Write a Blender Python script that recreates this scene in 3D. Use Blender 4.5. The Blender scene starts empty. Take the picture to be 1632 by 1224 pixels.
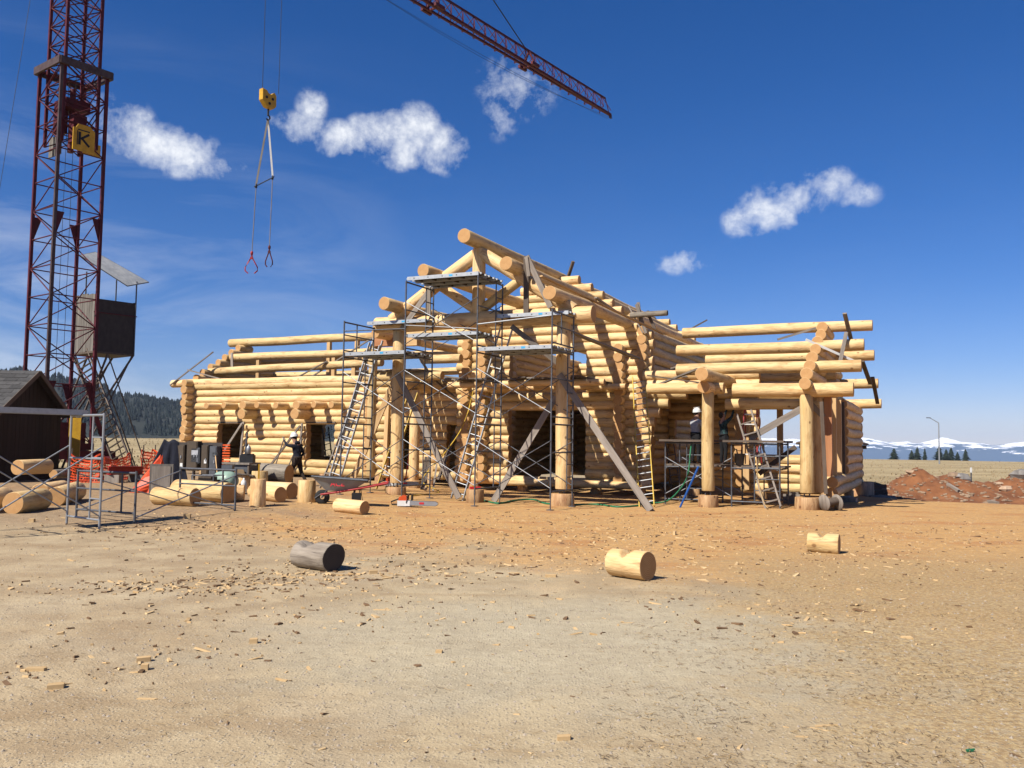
import bpy, bmesh, math, random
from mathutils import Vector, Matrix, noise as mnoise

random.seed(7)
scene = bpy.context.scene
COL = scene.collection
PI = math.pi
def rad(a): return math.radians(a)

# ------------------------------------------------------------------ camera
FPX, CXP, CYP = 1411.0, 816.0, 612.0            # focal length and centre in photo pixels
PITCH, ROLL, EYE = math.atan(94/1411.0), rad(0.77), 1.75
_f = Vector((0, math.cos(PITCH), math.sin(PITCH)))
_u0 = Vector((0, -math.sin(PITCH), math.cos(PITCH)))
_r0 = Vector((1, 0, 0))
_r = math.cos(ROLL)*_r0 + math.sin(ROLL)*_u0
_u = -math.sin(ROLL)*_r0 + math.cos(ROLL)*_u0
EYEP = Vector((0, 0, EYE))
cam = bpy.data.cameras.new('camera')
cam.sensor_width = 36.0
cam.lens = 36.0*FPX/1632.0
cam.clip_start = 0.1
cam.clip_end = 60000
camo = bpy.data.objects.new('camera', cam)
COL.objects.link(camo)
m = Matrix.Identity(4)
for i in range(3):
    m[i][0], m[i][1], m[i][2], m[i][3] = _r[i], _u[i], -_f[i], EYEP[i]
camo.matrix_world = m
scene.camera = camo
scene.render.resolution_x, scene.render.resolution_y = 1024, 768

# ------------------------------------------------------------------ sun direction (light travels towards LD)
SUN_EL = rad(45)
LDH = Vector((0.73, 0.683, 0)).normalized()
LD = LDH*math.cos(SUN_EL) + Vector((0, 0, -math.sin(SUN_EL)))

# ------------------------------------------------------------------ sky
world = bpy.data.worlds.new('World')
scene.world = world
world.use_nodes = True
wt = world.node_tree
wt.nodes.clear()
def wn(t, **kw):
    n = wt.nodes.new(t)
    for k, v in kw.items(): setattr(n, k, v)
    return n
sky = wn('ShaderNodeTexSky', sky_type='NISHITA', sun_disc=False, sun_elevation=SUN_EL,
         sun_rotation=math.atan2(-LDH.x, -LDH.y), altitude=1000, air_density=1.05, dust_density=0.05, ozone_density=5.5)
tcw = wn('ShaderNodeTexCoord')
def wmath(op, a, b=None, c=None, clamp=False):
    n = wn('ShaderNodeMath', operation=op, use_clamp=clamp)
    for i, x in enumerate((a, b, c)):
        if x is None: continue
        if isinstance(x, (int, float)): n.inputs[i].default_value = x
        else: wt.links.new(x, n.inputs[i])
    return n.outputs[0]
def wdot(vec):
    n = wn('ShaderNodeVectorMath', operation='DOT_PRODUCT')
    wt.links.new(tcw.outputs['Generated'], n.inputs[0]); n.inputs[1].default_value = vec
    return n.outputs['Value']
def dirpx(x, y):
    d = _f*FPX + _r*(x-CXP) + _u*(CYP-y)
    return d.normalized()
sky_noise_cache = {}
def wnoise(scale, detail, rough, stretch=(1, 1, 1), dist=0.0):
    mp = wn('ShaderNodeMapping'); mp.inputs['Scale'].default_value = stretch
    wt.links.new(tcw.outputs['Generated'], mp.inputs['Vector'])
    n = wn('ShaderNodeTexNoise'); n.inputs['Scale'].default_value = scale
    n.inputs['Detail'].default_value = detail; n.inputs['Roughness'].default_value = rough
    n.inputs['Distortion'].default_value = dist
    wt.links.new(mp.outputs[0], n.inputs['Vector'])
    return n.outputs['Fac']
nz1 = wnoise(21, 10, 0.60, dist=0.2)
nz2 = wnoise(70, 6, 0.65)
nz = wmath('ADD', wmath('MULTIPLY', nz1, 0.72), wmath('MULTIPLY', nz2, 0.28))
# small fair-weather cumulus: centre direction, half width / half height (photo pixels), density
CLOUDS = [(497, 172, 22, 28, .75), (488, 206, 36, 26, .85), (545, 222, 58, 26, 1.0), (605, 213, 50, 30, 1.0), (655, 212, 50, 42, 1.1), (702, 238, 42, 36, 1.0), (650, 256, 45, 18, .7),
          (192, 196, 48, 34, .8), (242, 226, 58, 32, .95), (292, 246, 56, 32, 1.0), (338, 266, 44, 20, .8),
          (825, 140, 58, 46, .60), (800, 178, 28, 40, .5), (1188, 352, 32, 26, .85), (1228, 338, 46, 38, 1.0), (1272, 318, 44, 28, .85), (1318, 294, 36, 32, .75), (1362, 310, 34, 20, .5),
          (1078, 414, 32, 22, .7), (1104, 424, 30, 11, .5), (440, 195, 20, 15, .55),
          # the same sky carries on outside the frame
          (-420, 250, 150, 60, .9), (2050, 260, 130, 55, .9), (1000, -500, 140, 70, .8)]
mask = None
for (x, y, hw, hh, dn) in CLOUDS:
    c = dirpx(x, y)
    rt = Vector((c.y, -c.x, 0)).normalized(); upv = rt.cross(c)
    a = wmath('DIVIDE', wdot(rt), hw*1.28/FPX); b = wmath('DIVIDE', wdot(upv), hh*1.25/FPX)
    q = wmath('ADD', wmath('MULTIPLY', a, a), wmath('MULTIPLY', b, b))
    q = wmath('SUBTRACT', 1.0, q, clamp=True)
    front = wmath('GREATER_THAN', wdot(c), 0.3)
    q = wmath('MULTIPLY', wmath('MULTIPLY', q, front), dn)
    mask = q if mask is None else wmath('MAXIMUM', mask, q)
# density = blob + noise - threshold
dens = wmath('ADD', wmath('MULTIPLY', mask, 1.05), wmath('MULTIPLY', wmath('SUBTRACT', nz, 0.5), 4.3))
dens = wmath('MULTIPLY', wmath('SUBTRACT', dens, 0.20), 0.85, clamp=True)
dens = wmath('MULTIPLY', dens, wmath('MULTIPLY', mask, 2.6, clamp=True))
# thin cirrus, all round the horizon, stronger to the west
nzc = wnoise(3.2, 7, 0.6, stretch=(1.0, 1.0, 4.2), dist=0.8)
cir = wmath('MULTIPLY', wmath('SUBTRACT', nzc, 0.44), 2.2, clamp=True)
sepz = wn('ShaderNodeSeparateXYZ'); wt.links.new(tcw.outputs['Generated'], sepz.inputs[0])
low = wmath('SUBTRACT', 1.0, wmath('DIVIDE', sepz.outputs['Z'], 0.42), clamp=True)
west = wmath('ADD', wmath('MULTIPLY', sepz.outputs['X'], -2.6), -0.22, clamp=True)
cir = wmath('MULTIPLY', wmath('MULTIPLY', cir, low), wmath('ADD', wmath('MULTIPLY', west, 1.35), 0.05))
cov = wmath('MAXIMUM', wmath('MULTIPLY', dens, 0.93), wmath('MULTIPLY', cir, 0.8), clamp=True)
hs = wn('ShaderNodeHueSaturation'); hs.inputs['Saturation'].default_value = 1.28
wt.links.new(sky.outputs[0], hs.inputs['Color'])
ccol = wn('ShaderNodeMixRGB'); ccol.inputs[1].default_value = (8.7, 9.2, 10.1, 1); ccol.inputs[2].default_value = (10.4, 10.7, 11.2, 1)
wt.links.new(wmath('MULTIPLY', wmath('SUBTRACT', dens, 0.15), 1.5, clamp=True), ccol.inputs[0])
mixc = wn('ShaderNodeMixRGB'); wt.links.new(ccol.outputs[0], mixc.inputs[2])
tint = wn('ShaderNodeMixRGB', blend_type='MULTIPLY'); tint.inputs[0].default_value = 1.0; tint.inputs[2].default_value = (0.95, 0.85, 1.09, 1)
wt.links.new(hs.outputs[0], tint.inputs[1])
wt.links.new(cov, mixc.inputs[0]); wt.links.new(tint.outputs[0], mixc.inputs[1])
bg = wn('ShaderNodeBackground'); bg.inputs['Strength'].default_value = 0.0505
wt.links.new(mixc.outputs[0], bg.inputs['Color'])
world.cycles.sampling_method = 'MANUAL'; world.cycles.sample_map_resolution = 256
wo = wn('ShaderNodeOutputWorld'); wt.links.new(bg.outputs[0], wo.inputs[0])

# ------------------------------------------------------------------ sun lamp, exposure
sl = bpy.data.lights.new('sun', 'SUN'); sl.energy = 4.6; sl.angle = rad(0.53); sl.color = (1.0, 0.94, 0.85)
so = bpy.data.objects.new('sun', sl); COL.objects.link(so)
so.location = (-40, -60, 60)
so.rotation_euler = LD.to_track_quat('-Z', 'Y').to_euler()
vs = scene.view_settings
vs.view_transform = 'Standard'; vs.look = 'None'; vs.exposure = 0.90; vs.gamma = 1.0; vs.use_curve_mapping = False
scene.render.engine = 'CYCLES'
scene.cycles.volume_bounces = 0
scene.cycles.max_bounces = 6
scene.cycles.diffuse_bounces = 2

# ------------------------------------------------------------------ measuring the place from the photograph
def pxray(x, y):
    return _f*FPX + _r*(x-CXP) + _u*(CYP-y)
def gp(x, y, z=0.0):                 # point at height z under photo pixel
    d = pxray(x, y); t = (z-EYE)/d.z
    return EYEP + d*t
def dp(x, y, Y):                     # point at world depth Y under photo pixel
    d = pxray(x, y); return EYEP + d*(Y/d.y)
TH = rad(25.6)
HU = Vector((math.cos(TH), -math.sin(TH), 0)); HV = Vector((math.sin(TH), math.cos(TH), 0))
HO = gp(896, 806)
def hw(u, v, z): return HO + HU*u + HV*v + Vector((0, 0, z))
def hv(x, y, v):                     # house coordinates (u, v, z) on plane v = const
    d = pxray(x, y); t = (v-(EYEP-HO).dot(HV))/d.dot(HV); p = EYEP+d*t-HO
    return (p.dot(HU), p.dot(HV), p.z)
def sst(x):
    x = max(0.0, min(1.0, x)); return x*x*(3-2*x)

# ------------------------------------------------------------------ materials
MATS = {}
AF = 0.74                            # real-world albedo scale of every surface colour
def pm(name, col, rough=0.75, metal=0.0, col2=None, scale=6.0, stretch=(1, 1, 1), detail=5, thr=(0.3, 0.7),
       bump=0.0, bscale=60.0, bstretch=None, rnd=0.0, spec=0.3, alpha=None, trans=0.0):
    if name in MATS: return MATS[name]
    mt = bpy.data.materials.new(name); mt.use_nodes = True
    nt = mt.node_tree; bs = nt.nodes['Principled BSDF']
    bs.inputs['Roughness'].default_value = rough; bs.inputs['Metallic'].default_value = metal
    bs.inputs['Specular IOR Level'].default_value = spec
    if trans: bs.inputs['Transmission Weight'].default_value = trans
    tc = nt.nodes.new('ShaderNodeTexCoord')
    c2 = col2 or tuple(c*0.72 for c in col)
    col = tuple(c*AF for c in col); c2 = tuple(c*AF for c in c2)
    mp = nt.nodes.new('ShaderNodeMapping'); mp.inputs['Scale'].default_value = stretch
    nt.links.new(tc.outputs['Object'], mp.inputs[0])
    nz = nt.nodes.new('ShaderNodeTexNoise'); nz.inputs['Scale'].default_value = scale
    nz.inputs['Detail'].default_value = detail; nz.inputs['Roughness'].default_value = 0.6
    nt.links.new(mp.outputs[0], nz.inputs['Vector'])
    cr = nt.nodes.new('ShaderNodeValToRGB')
    cr.color_ramp.elements[0].position = thr[0]; cr.color_ramp.elements[0].color = (*c2, 1)
    cr.color_ramp.elements[1].position = thr[1]; cr.color_ramp.elements[1].color = (*col, 1)
    nt.links.new(nz.outputs['Fac'], cr.inputs[0])
    out = cr.outputs[0]
    if rnd:
        oi = nt.nodes.new('ShaderNodeObjectInfo')
        ma = nt.nodes.new('ShaderNodeMath'); ma.operation = 'MULTIPLY_ADD'
        ma.inputs[1].default_value = 2*rnd; ma.inputs[2].default_value = 1-rnd
        nt.links.new(oi.outputs['Random'], ma.inputs[0])
        hsn = nt.nodes.new('ShaderNodeHueSaturation'); nt.links.new(ma.outputs[0], hsn.inputs['Value'])
        nt.links.new(out, hsn.inputs['Color']); out = hsn.outputs[0]
    nt.links.new(out, bs.inputs['Base Color'])
    if bump:
        mp2 = nt.nodes.new('ShaderNodeMapping'); mp2.inputs['Scale'].default_value = bstretch or stretch
        nt.links.new(tc.outputs['Object'], mp2.inputs[0])
        n2 = nt.nodes.new('ShaderNodeTexNoise'); n2.inputs['Scale'].default_value = bscale; n2.inputs['Detail'].default_value = 4
        nt.links.new(mp2.outputs[0], n2.inputs['Vector'])
        bp = nt.nodes.new('ShaderNodeBump'); bp.inputs['Strength'].default_value = bump; bp.inputs['Distance'].default_value = 0.02
        nt.links.new(n2.outputs['Fac'], bp.inputs['Height']); nt.links.new(bp.outputs[0], bs.inputs['Normal'])
    MATS[name] = mt
    return mt

def log_material(name, c_hi, c_lo, c_dark, knots=True, grey=0.0):
    c_hi, c_lo, c_dark = (tuple(c*AF for c in q) for q in (c_hi, c_lo, c_dark))
    mt = bpy.data.materials.new(name); mt.use_nodes = True
    nt = mt.node_tree; L = nt.links.new; bs = nt.nodes['Principled BSDF']
    bs.inputs['Roughness'].default_value = 0.62; bs.inputs['Specular IOR Level'].default_value = 0.25
    tc = nt.nodes.new('ShaderNodeTexCoord'); oi = nt.nodes.new('ShaderNodeObjectInfo')
    off = nt.nodes.new('ShaderNodeVectorMath'); off.operation = 'MULTIPLY_ADD'
    cmb = nt.nodes.new('ShaderNodeCombineXYZ')
    for i in range(3): L(oi.outputs['Random'], cmb.inputs[i])
    off.inputs[1].default_value = (37, 19, 53); L(cmb.outputs[0], off.inputs[0]); L(tc.outputs['Object'], off.inputs[2])
    def nze(scale, st, det, rg=0.6):
        mp = nt.nodes.new('ShaderNodeMapping'); mp.inputs['Scale'].default_value = st; L(off.outputs[0], mp.inputs[0])
        n = nt.nodes.new('ShaderNodeTexNoise'); n.inputs['Scale'].default_value = scale; n.inputs['Detail'].default_value = det
        n.inputs['Roughness'].default_value = rg; L(mp.outputs[0], n.inputs['Vector']); return n.outputs['Fac']
    streak = nze(9, (1, 1, 0.12), 6); patch = nze(3.2, (1.5, 1.5, 0.5), 4); fleck = nze(26, (1, 1, 0.35), 5, .7)
    cr = nt.nodes.new('ShaderNodeValToRGB'); e = cr.color_ramp.elements
    e[0].position = 0.33; e[0].color = (*c_lo, 1); e[1].position = 0.62; e[1].color = (*c_hi, 1); L(streak, cr.inputs[0])
    # tan cambium patches left by the drawknife
    r2 = nt.nodes.new('ShaderNodeValToRGB'); r2.color_ramp.elements[0].position = 0.52; r2.color_ramp.elements[1].position = 0.68
    L(patch, r2.inputs[0])
    r3 = nt.nodes.new('ShaderNodeMath'); r3.operation = 'MULTIPLY'; r3.inputs[1].default_value = 0.7; L(r2.outputs[0], r3.inputs[0])
    mx = nt.nodes.new('ShaderNodeMixRGB'); mx.inputs[2].default_value = (*c_dark, 1); L(r3.outputs[0], mx.inputs[0]); L(cr.outputs[0], mx.inputs[1])
    r4 = nt.nodes.new('ShaderNodeValToRGB'); r4.color_ramp.elements[0].position = 0.66; r4.color_ramp.elements[1].position = 0.75; L(fleck, r4.inputs[0])
    r5 = nt.nodes.new('ShaderNodeMath'); r5.operation = 'MULTIPLY'; r5.inputs[1].default_value = 0.5; L(r4.outputs[0], r5.inputs[0])
    mx2 = nt.nodes.new('ShaderNodeMixRGB'); mx2.inputs[2].default_value = (c_dark[0]*.55, c_dark[1]*.5, c_dark[2]*.5, 1); L(r5.outputs[0], mx2.inputs[0]); L(mx.outputs[0], mx2.inputs[1])
    col = mx2.outputs[0]
    if knots:
        mp = nt.nodes.new('ShaderNodeMapping'); mp.inputs['Scale'].default_value = (3.2, 3.2, 2.4); L(off.outputs[0], mp.inputs[0])
        vo = nt.nodes.new('ShaderNodeTexVoronoi'); vo.inputs['Scale'].default_value = 1.0; L(mp.outputs[0], vo.inputs['Vector'])
        rk = nt.nodes.new('ShaderNodeValToRGB'); rk.color_ramp.elements[0].position = 0.07; rk.color_ramp.elements[0].color = (1, 1, 1, 1)
        rk.color_ramp.elements[1].position = 0.13; rk.color_ramp.elements[1].color = (0, 0, 0, 1); L(vo.outputs['Distance'], rk.inputs[0])
        rk2 = nt.nodes.new('ShaderNodeMath'); rk2.operation = 'MULTIPLY'; rk2.inputs[1].default_value = 0.75; L(rk.outputs[0], rk2.inputs[0])
        mk = nt.nodes.new('ShaderNodeMixRGB'); mk.inputs[2].default_value = (c_dark[0]*.42, c_dark[1]*.32, c_dark[2]*.3, 1)
        L(rk2.outputs[0], mk.inputs[0]); L(col, mk.inputs[1]); col = mk.outputs[0]
    # drying checks: thin dark lines running with the grain
    chk = nze(11, (1, 1, 0.035), 2, .5)
    rc = nt.nodes.new('ShaderNodeValToRGB'); ec = rc.color_ramp.elements
    ec[0].position = 0.485; ec[0].color = (0, 0, 0, 1); ec[1].position = 0.5; ec[1].color = (1, 1, 1, 1)
    e3 = rc.color_ramp.elements.new(0.515); e3.color = (0, 0, 0, 1); L(chk, rc.inputs[0])
    rcm = nt.nodes.new('ShaderNodeMath'); rcm.operation = 'MULTIPLY'; rcm.inputs[1].default_value = 0.55; L(rc.outputs[0], rcm.inputs[0])
    mc_ = nt.nodes.new('ShaderNodeMixRGB'); mc_.inputs[2].default_value = (c_dark[0]*.4, c_dark[1]*.35, c_dark[2]*.35, 1); L(rcm.outputs[0], mc_.inputs[0]); L(col, mc_.inputs[1]); col = mc_.outputs[0]
    hsn = nt.nodes.new('ShaderNodeHueSaturation')
    hv_ = nt.nodes.new('ShaderNodeMath'); hv_.operation = 'MULTIPLY_ADD'; hv_.inputs[1].default_value = -0.012; hv_.inputs[2].default_value = 0.505
    L(oi.outputs['Random'], hv_.inputs[0]); L(hv_.outputs[0], hsn.inputs['Hue'])
    va = nt.nodes.new('ShaderNodeMath'); va.operation = 'MULTIPLY_ADD'; va.inputs[1].default_value = 0.34; va.inputs[2].default_value = 0.78
    L(oi.outputs['Random'], va.inputs[0]); L(va.outputs[0], hsn.inputs['Value']); L(col, hsn.inputs['Color'])
    L(hsn.outputs[0], bs.inputs['Base Color'])
    b1 = nze(14, (1, 1, 0.3), 5, .65)
    bp = nt.nodes.new('ShaderNodeBump'); bp.inputs['Strength'].default_value = 0.55; bp.inputs['Distance'].default_value = 0.03
    L(b1, bp.inputs['Height']); L(bp.outputs[0], bs.inputs['Normal'])
    return mt

def end_material(name, c1, c2):
    c1, c2 = tuple(c*AF for c in c1), tuple(c*AF for c in c2)
    mt = bpy.data.materials.new(name); mt.use_nodes = True
    nt = mt.node_tree; L = nt.links.new; bs = nt.nodes['Principled BSDF']
    bs.inputs['Roughness'].default_value = 0.8; bs.inputs['Specular IOR Level'].default_value = 0.15
    tc = nt.nodes.new('ShaderNodeTexCoord')
    sp = nt.nodes.new('ShaderNodeSeparateXYZ'); L(tc.outputs['Object'], sp.inputs[0])
    cb = nt.nodes.new('ShaderNodeCombineXYZ'); L(sp.outputs[0], cb.inputs[0]); L(sp.outputs[1], cb.inputs[1])
    nz = nt.nodes.new('ShaderNodeTexNoise'); nz.inputs['Scale'].default_value = 7; L(tc.outputs['Object'], nz.inputs['Vector'])
    ln = nt.nodes.new('ShaderNodeVectorMath'); ln.operation = 'LENGTH'; L(cb.outputs[0], ln.inputs[0])
    ad = nt.nodes.new('ShaderNodeMath'); ad.operation = 'MULTIPLY_ADD'; ad.inputs[1].default_value = 0.04; L(nz.outputs['Fac'], ad.inputs[0]); L(ln.outputs['Value'], ad.inputs[2])
    si = nt.nodes.new('ShaderNodeMath'); si.operation = 'MULTIPLY'; si.inputs[1].default_value = 260; L(ad.outputs[0], si.inputs[0])
    s2 = nt.nodes.new('ShaderNodeMath'); s2.operation = 'SINE'; L(si.outputs[0], s2.inputs[0])
    s3 = nt.nodes.new('ShaderNodeMath'); s3.operation = 'MULTIPLY_ADD'; s3.inputs[1].default_value = 0.22; s3.inputs[2].default_value = 0.3; L(s2.outputs[0], s3.inputs[0])
    s4 = nt.nodes.new('ShaderNodeMath'); s4.operation = 'MULTIPLY_ADD'; s4.inputs[1].default_value = 0.6; L(nz.outputs['Fac'], s4.inputs[0]); L(s3.outputs[0], s4.inputs[2])
    cr = nt.nodes.new('ShaderNodeValToRGB'); cr.color_ramp.elements[0].color = (*c2, 1); cr.color_ramp.elements[0].position = 0.25
    cr.color_ramp.elements[1].color = (*c1, 1); cr.color_ramp.elements[1].position = 0.85; L(s4.outputs[0], cr.inputs[0])
    L(cr.outputs[0], bs.inputs['Base Color'])
    return mt

MATS['log'] = log_material('peeled_log', (0.86, 0.62, 0.31), (0.75, 0.49, 0.21), (0.48, 0.255, 0.09))
MATS['log_end'] = end_material('log_end_grain', (0.62, 0.37, 0.165), (0.43, 0.225, 0.085))
MATS['log_grey'] = log_material('weathered_log', (0.37, 0.32, 0.25), (0.20, 0.165, 0.125), (0.10, 0.08, 0.06), knots=False)
MATS['log_grey_end'] = end_material('weathered_log_end', (0.10, 0.08, 0.065), (0.05, 0.04, 0.033))
MATS['stump'] = log_material('split_stump', (0.58, 0.38, 0.19), (0.38, 0.21, 0.095), (0.22, 0.095, 0.04))
pm('board_grey', (0.33, 0.285, 0.24), .85, col2=(0.17, 0.14, 0.115), scale=9, stretch=(1, 1, .12), bump=.3, bscale=30, rnd=.2)
pm('board_dark', (0.17, 0.13, 0.10), .85, col2=(0.085, 0.065, 0.05), scale=9, stretch=(1, 1, .15), bump=.3, rnd=.2)
pm('board_new', (0.68, 0.46, 0.23), .7, col2=(0.52, 0.31, 0.13), scale=10, stretch=(1, 1, .1), bump=.15, rnd=.12)
pm('board_red', (0.50, 0.24, 0.11), .7, col2=(0.36, 0.15, 0.06), scale=10, stretch=(1, 1, .1), bump=.15)
pm('plywood', (0.36, 0.25, 0.14), .8, col2=(0.25, 0.165, 0.09), scale=5, bump=.1)
pm('ply_dark', (0.075, 0.062, 0.055), .85, col2=(0.042, 0.036, 0.033), scale=5, stretch=(1, 1, .5), bump=.15)
pm('steel_grey', (0.15, 0.16, 0.18), .55, .4, col2=(0.085, 0.085, 0.09), scale=14, bump=.1)
pm('galv', (0.42, 0.44, 0.46), .48, .6, col2=(0.36, 0.37, 0.38), scale=12)
pm('alu', (0.56, 0.58, 0.59), .5, .6, col2=(0.4, 0.42, 0.43), scale=8)
pm('deck_ply', (0.115, 0.09, 0.07), .85, col2=(0.06, 0.05, 0.042), scale=6, stretch=(1, .3, 1))
pm('crane_red', (0.125, 0.013, 0.021), .6, .1, col2=(0.065, 0.010, 0.013), scale=3, bump=.1, bscale=25)
pm('crane_grey', (0.12, 0.085, 0.08), .6, .3, col2=(0.07, 0.04, 0.038), scale=4)
pm('red_paint', (0.42, 0.025, 0.025), .45, col2=(0.28, 0.02, 0.02), scale=5)
pm('orange_plastic', (0.75, 0.115, 0.02), .5, col2=(0.55, 0.07, 0.015), scale=6)
pm('orange_net', (0.80, 0.10, 0.025), .5, col2=(0.6, 0.06, 0.015), scale=4)
pm('yellow_paint', (0.72, 0.42, 0.03), .5, col2=(0.5, 0.27, 0.02), scale=3.5, bump=.1)
pm('yellow_fibre', (0.72, 0.50, 0.10), .5, col2=(0.55, 0.36, 0.06), scale=6)
pm('black', (0.022, 0.022, 0.024), .55, col2=(0.012, 0.012, 0.013), scale=8)
pm('rubber', (0.03, 0.03, 0.03), .85, col2=(0.02, 0.019, 0.018), scale=10)
pm('cable', (0.05, 0.05, 0.055), .5, .4)
pm('white', (0.78, 0.78, 0.76), .45, col2=(0.66, 0.66, 0.63), scale=6)
pm('blue', (0.02, 0.10, 0.36), .45)
pm('sticker', (0.06, 0.42, 0.75), .5)
pm('green_hose', (0.02, 0.19, 0.085), .5)
pm('yellow_rope', (0.80, 0.52, 0.06), .6)
pm('cabinet_brown', (0.115, 0.088, 0.062), .55, .2, col2=(0.075, 0.057, 0.04), scale=3)
pm('cabinet_grey', (0.14, 0.15, 0.165), .5, .3, col2=(0.09, 0.095, 0.105), scale=3)
pm('navy_cloth', (0.016, 0.019, 0.034), .95, col2=(0.009, 0.010, 0.018), scale=8, bump=.5, bscale=20)
pm('brown_cloth', (0.050, 0.034, 0.026), .95, col2=(0.026, 0.018, 0.014), scale=9, bump=.4, bscale=20)
pm('plaid_cloth', (0.035, 0.085, 0.085), .95, col2=(0.010, 0.016, 0.022), scale=16, thr=(.45, .55))
pm('grey_cloth', (0.42, 0.43, 0.45), .95, col2=(0.3, 0.31, 0.33), scale=9)
pm('black_cloth', (0.014, 0.014, 0.016), .95)
pm('skin', (0.45, 0.26, 0.18), .6, col2=(0.40, 0.22, 0.15))
pm('glove', (0.62, 0.56, 0.45), .9)
pm('boot', (0.06, 0.038, 0.022), .8)
pm('hair', (0.03, 0.02, 0.014), .8)
pm('canvas_wood', (0.030, 0.021, 0.017), .85, col2=(0.014, 0.011, 0.010), scale=4, stretch=(1, 1, .1), bump=.3, rnd=.25)
pm('shingle', (0.085, 0.082, 0.08), .9, col2=(0.05, 0.048, 0.047), scale=14, bump=.4, rnd=.25)
pm('dirt_red', (0.30, 0.125, 0.05), .95, col2=(0.14, 0.05, 0.02), scale=1.6, detail=8, bump=.9, bscale=7)
pm('rock', (0.50, 0.36, 0.24), .9, col2=(0.30, 0.20, 0.13), scale=3, bump=.5, bscale=12, rnd=.3)
pm('rock_grey', (0.30, 0.28, 0.26), .9, col2=(0.18, 0.165, 0.15), scale=3, bump=.5, bscale=12, rnd=.2)
pm('chip', (0.74, 0.54, 0.29), .8, col2=(0.48, 0.30, 0.13), scale=3.0, rnd=.1)
pm('chip_brown', (0.24, 0.14, 0.07), .9, col2=(0.12, 0.07, 0.035), scale=3.0)  # brown chips, darkened to stand in for small shadows among the chips too
pm('pebble', (0.44, 0.37, 0.29), .9, col2=(0.27, 0.22, 0.165), scale=2.0)
pm('twig', (0.24, 0.165, 0.095), .9, col2=(0.10, 0.065, 0.04), scale=3)
pm('straw', (0.50, 0.36, 0.18), .9, col2=(0.33, 0.22, 0.10), scale=3)
pm('grass_dry', (0.46, 0.355, 0.215), .95, col2=(0.36, 0.27, 0.16), scale=.2)
pm('pine', (0.022, 0.036, 0.020), .9, col2=(0.010, 0.018, 0.011), scale=.6)
pm('forest', (0.012, 0.021, 0.020), .95, col2=(0.006, 0.011, 0.011), scale=.02)
pm('bark', (0.08, 0.055, 0.04), .95)
pm('awning', (0.55, 0.55, 0.50), .5, col2=(0.34, 0.35, 0.34), scale=3, trans=.25)
pm('old_plank', (0.21, 0.19, 0.165), .9, col2=(0.11, 0.098, 0.085), scale=6, stretch=(1, 1, .15), rnd=.2)
pm('red_hat', (0.65, 0.03, 0.04), .4)
pm('grey_tub', (0.30, 0.325, 0.34), .45, col2=(0.22, 0.24, 0.25), scale=4)
pm('green_tank', (0.33, 0.47, 0.37), .4)

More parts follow.
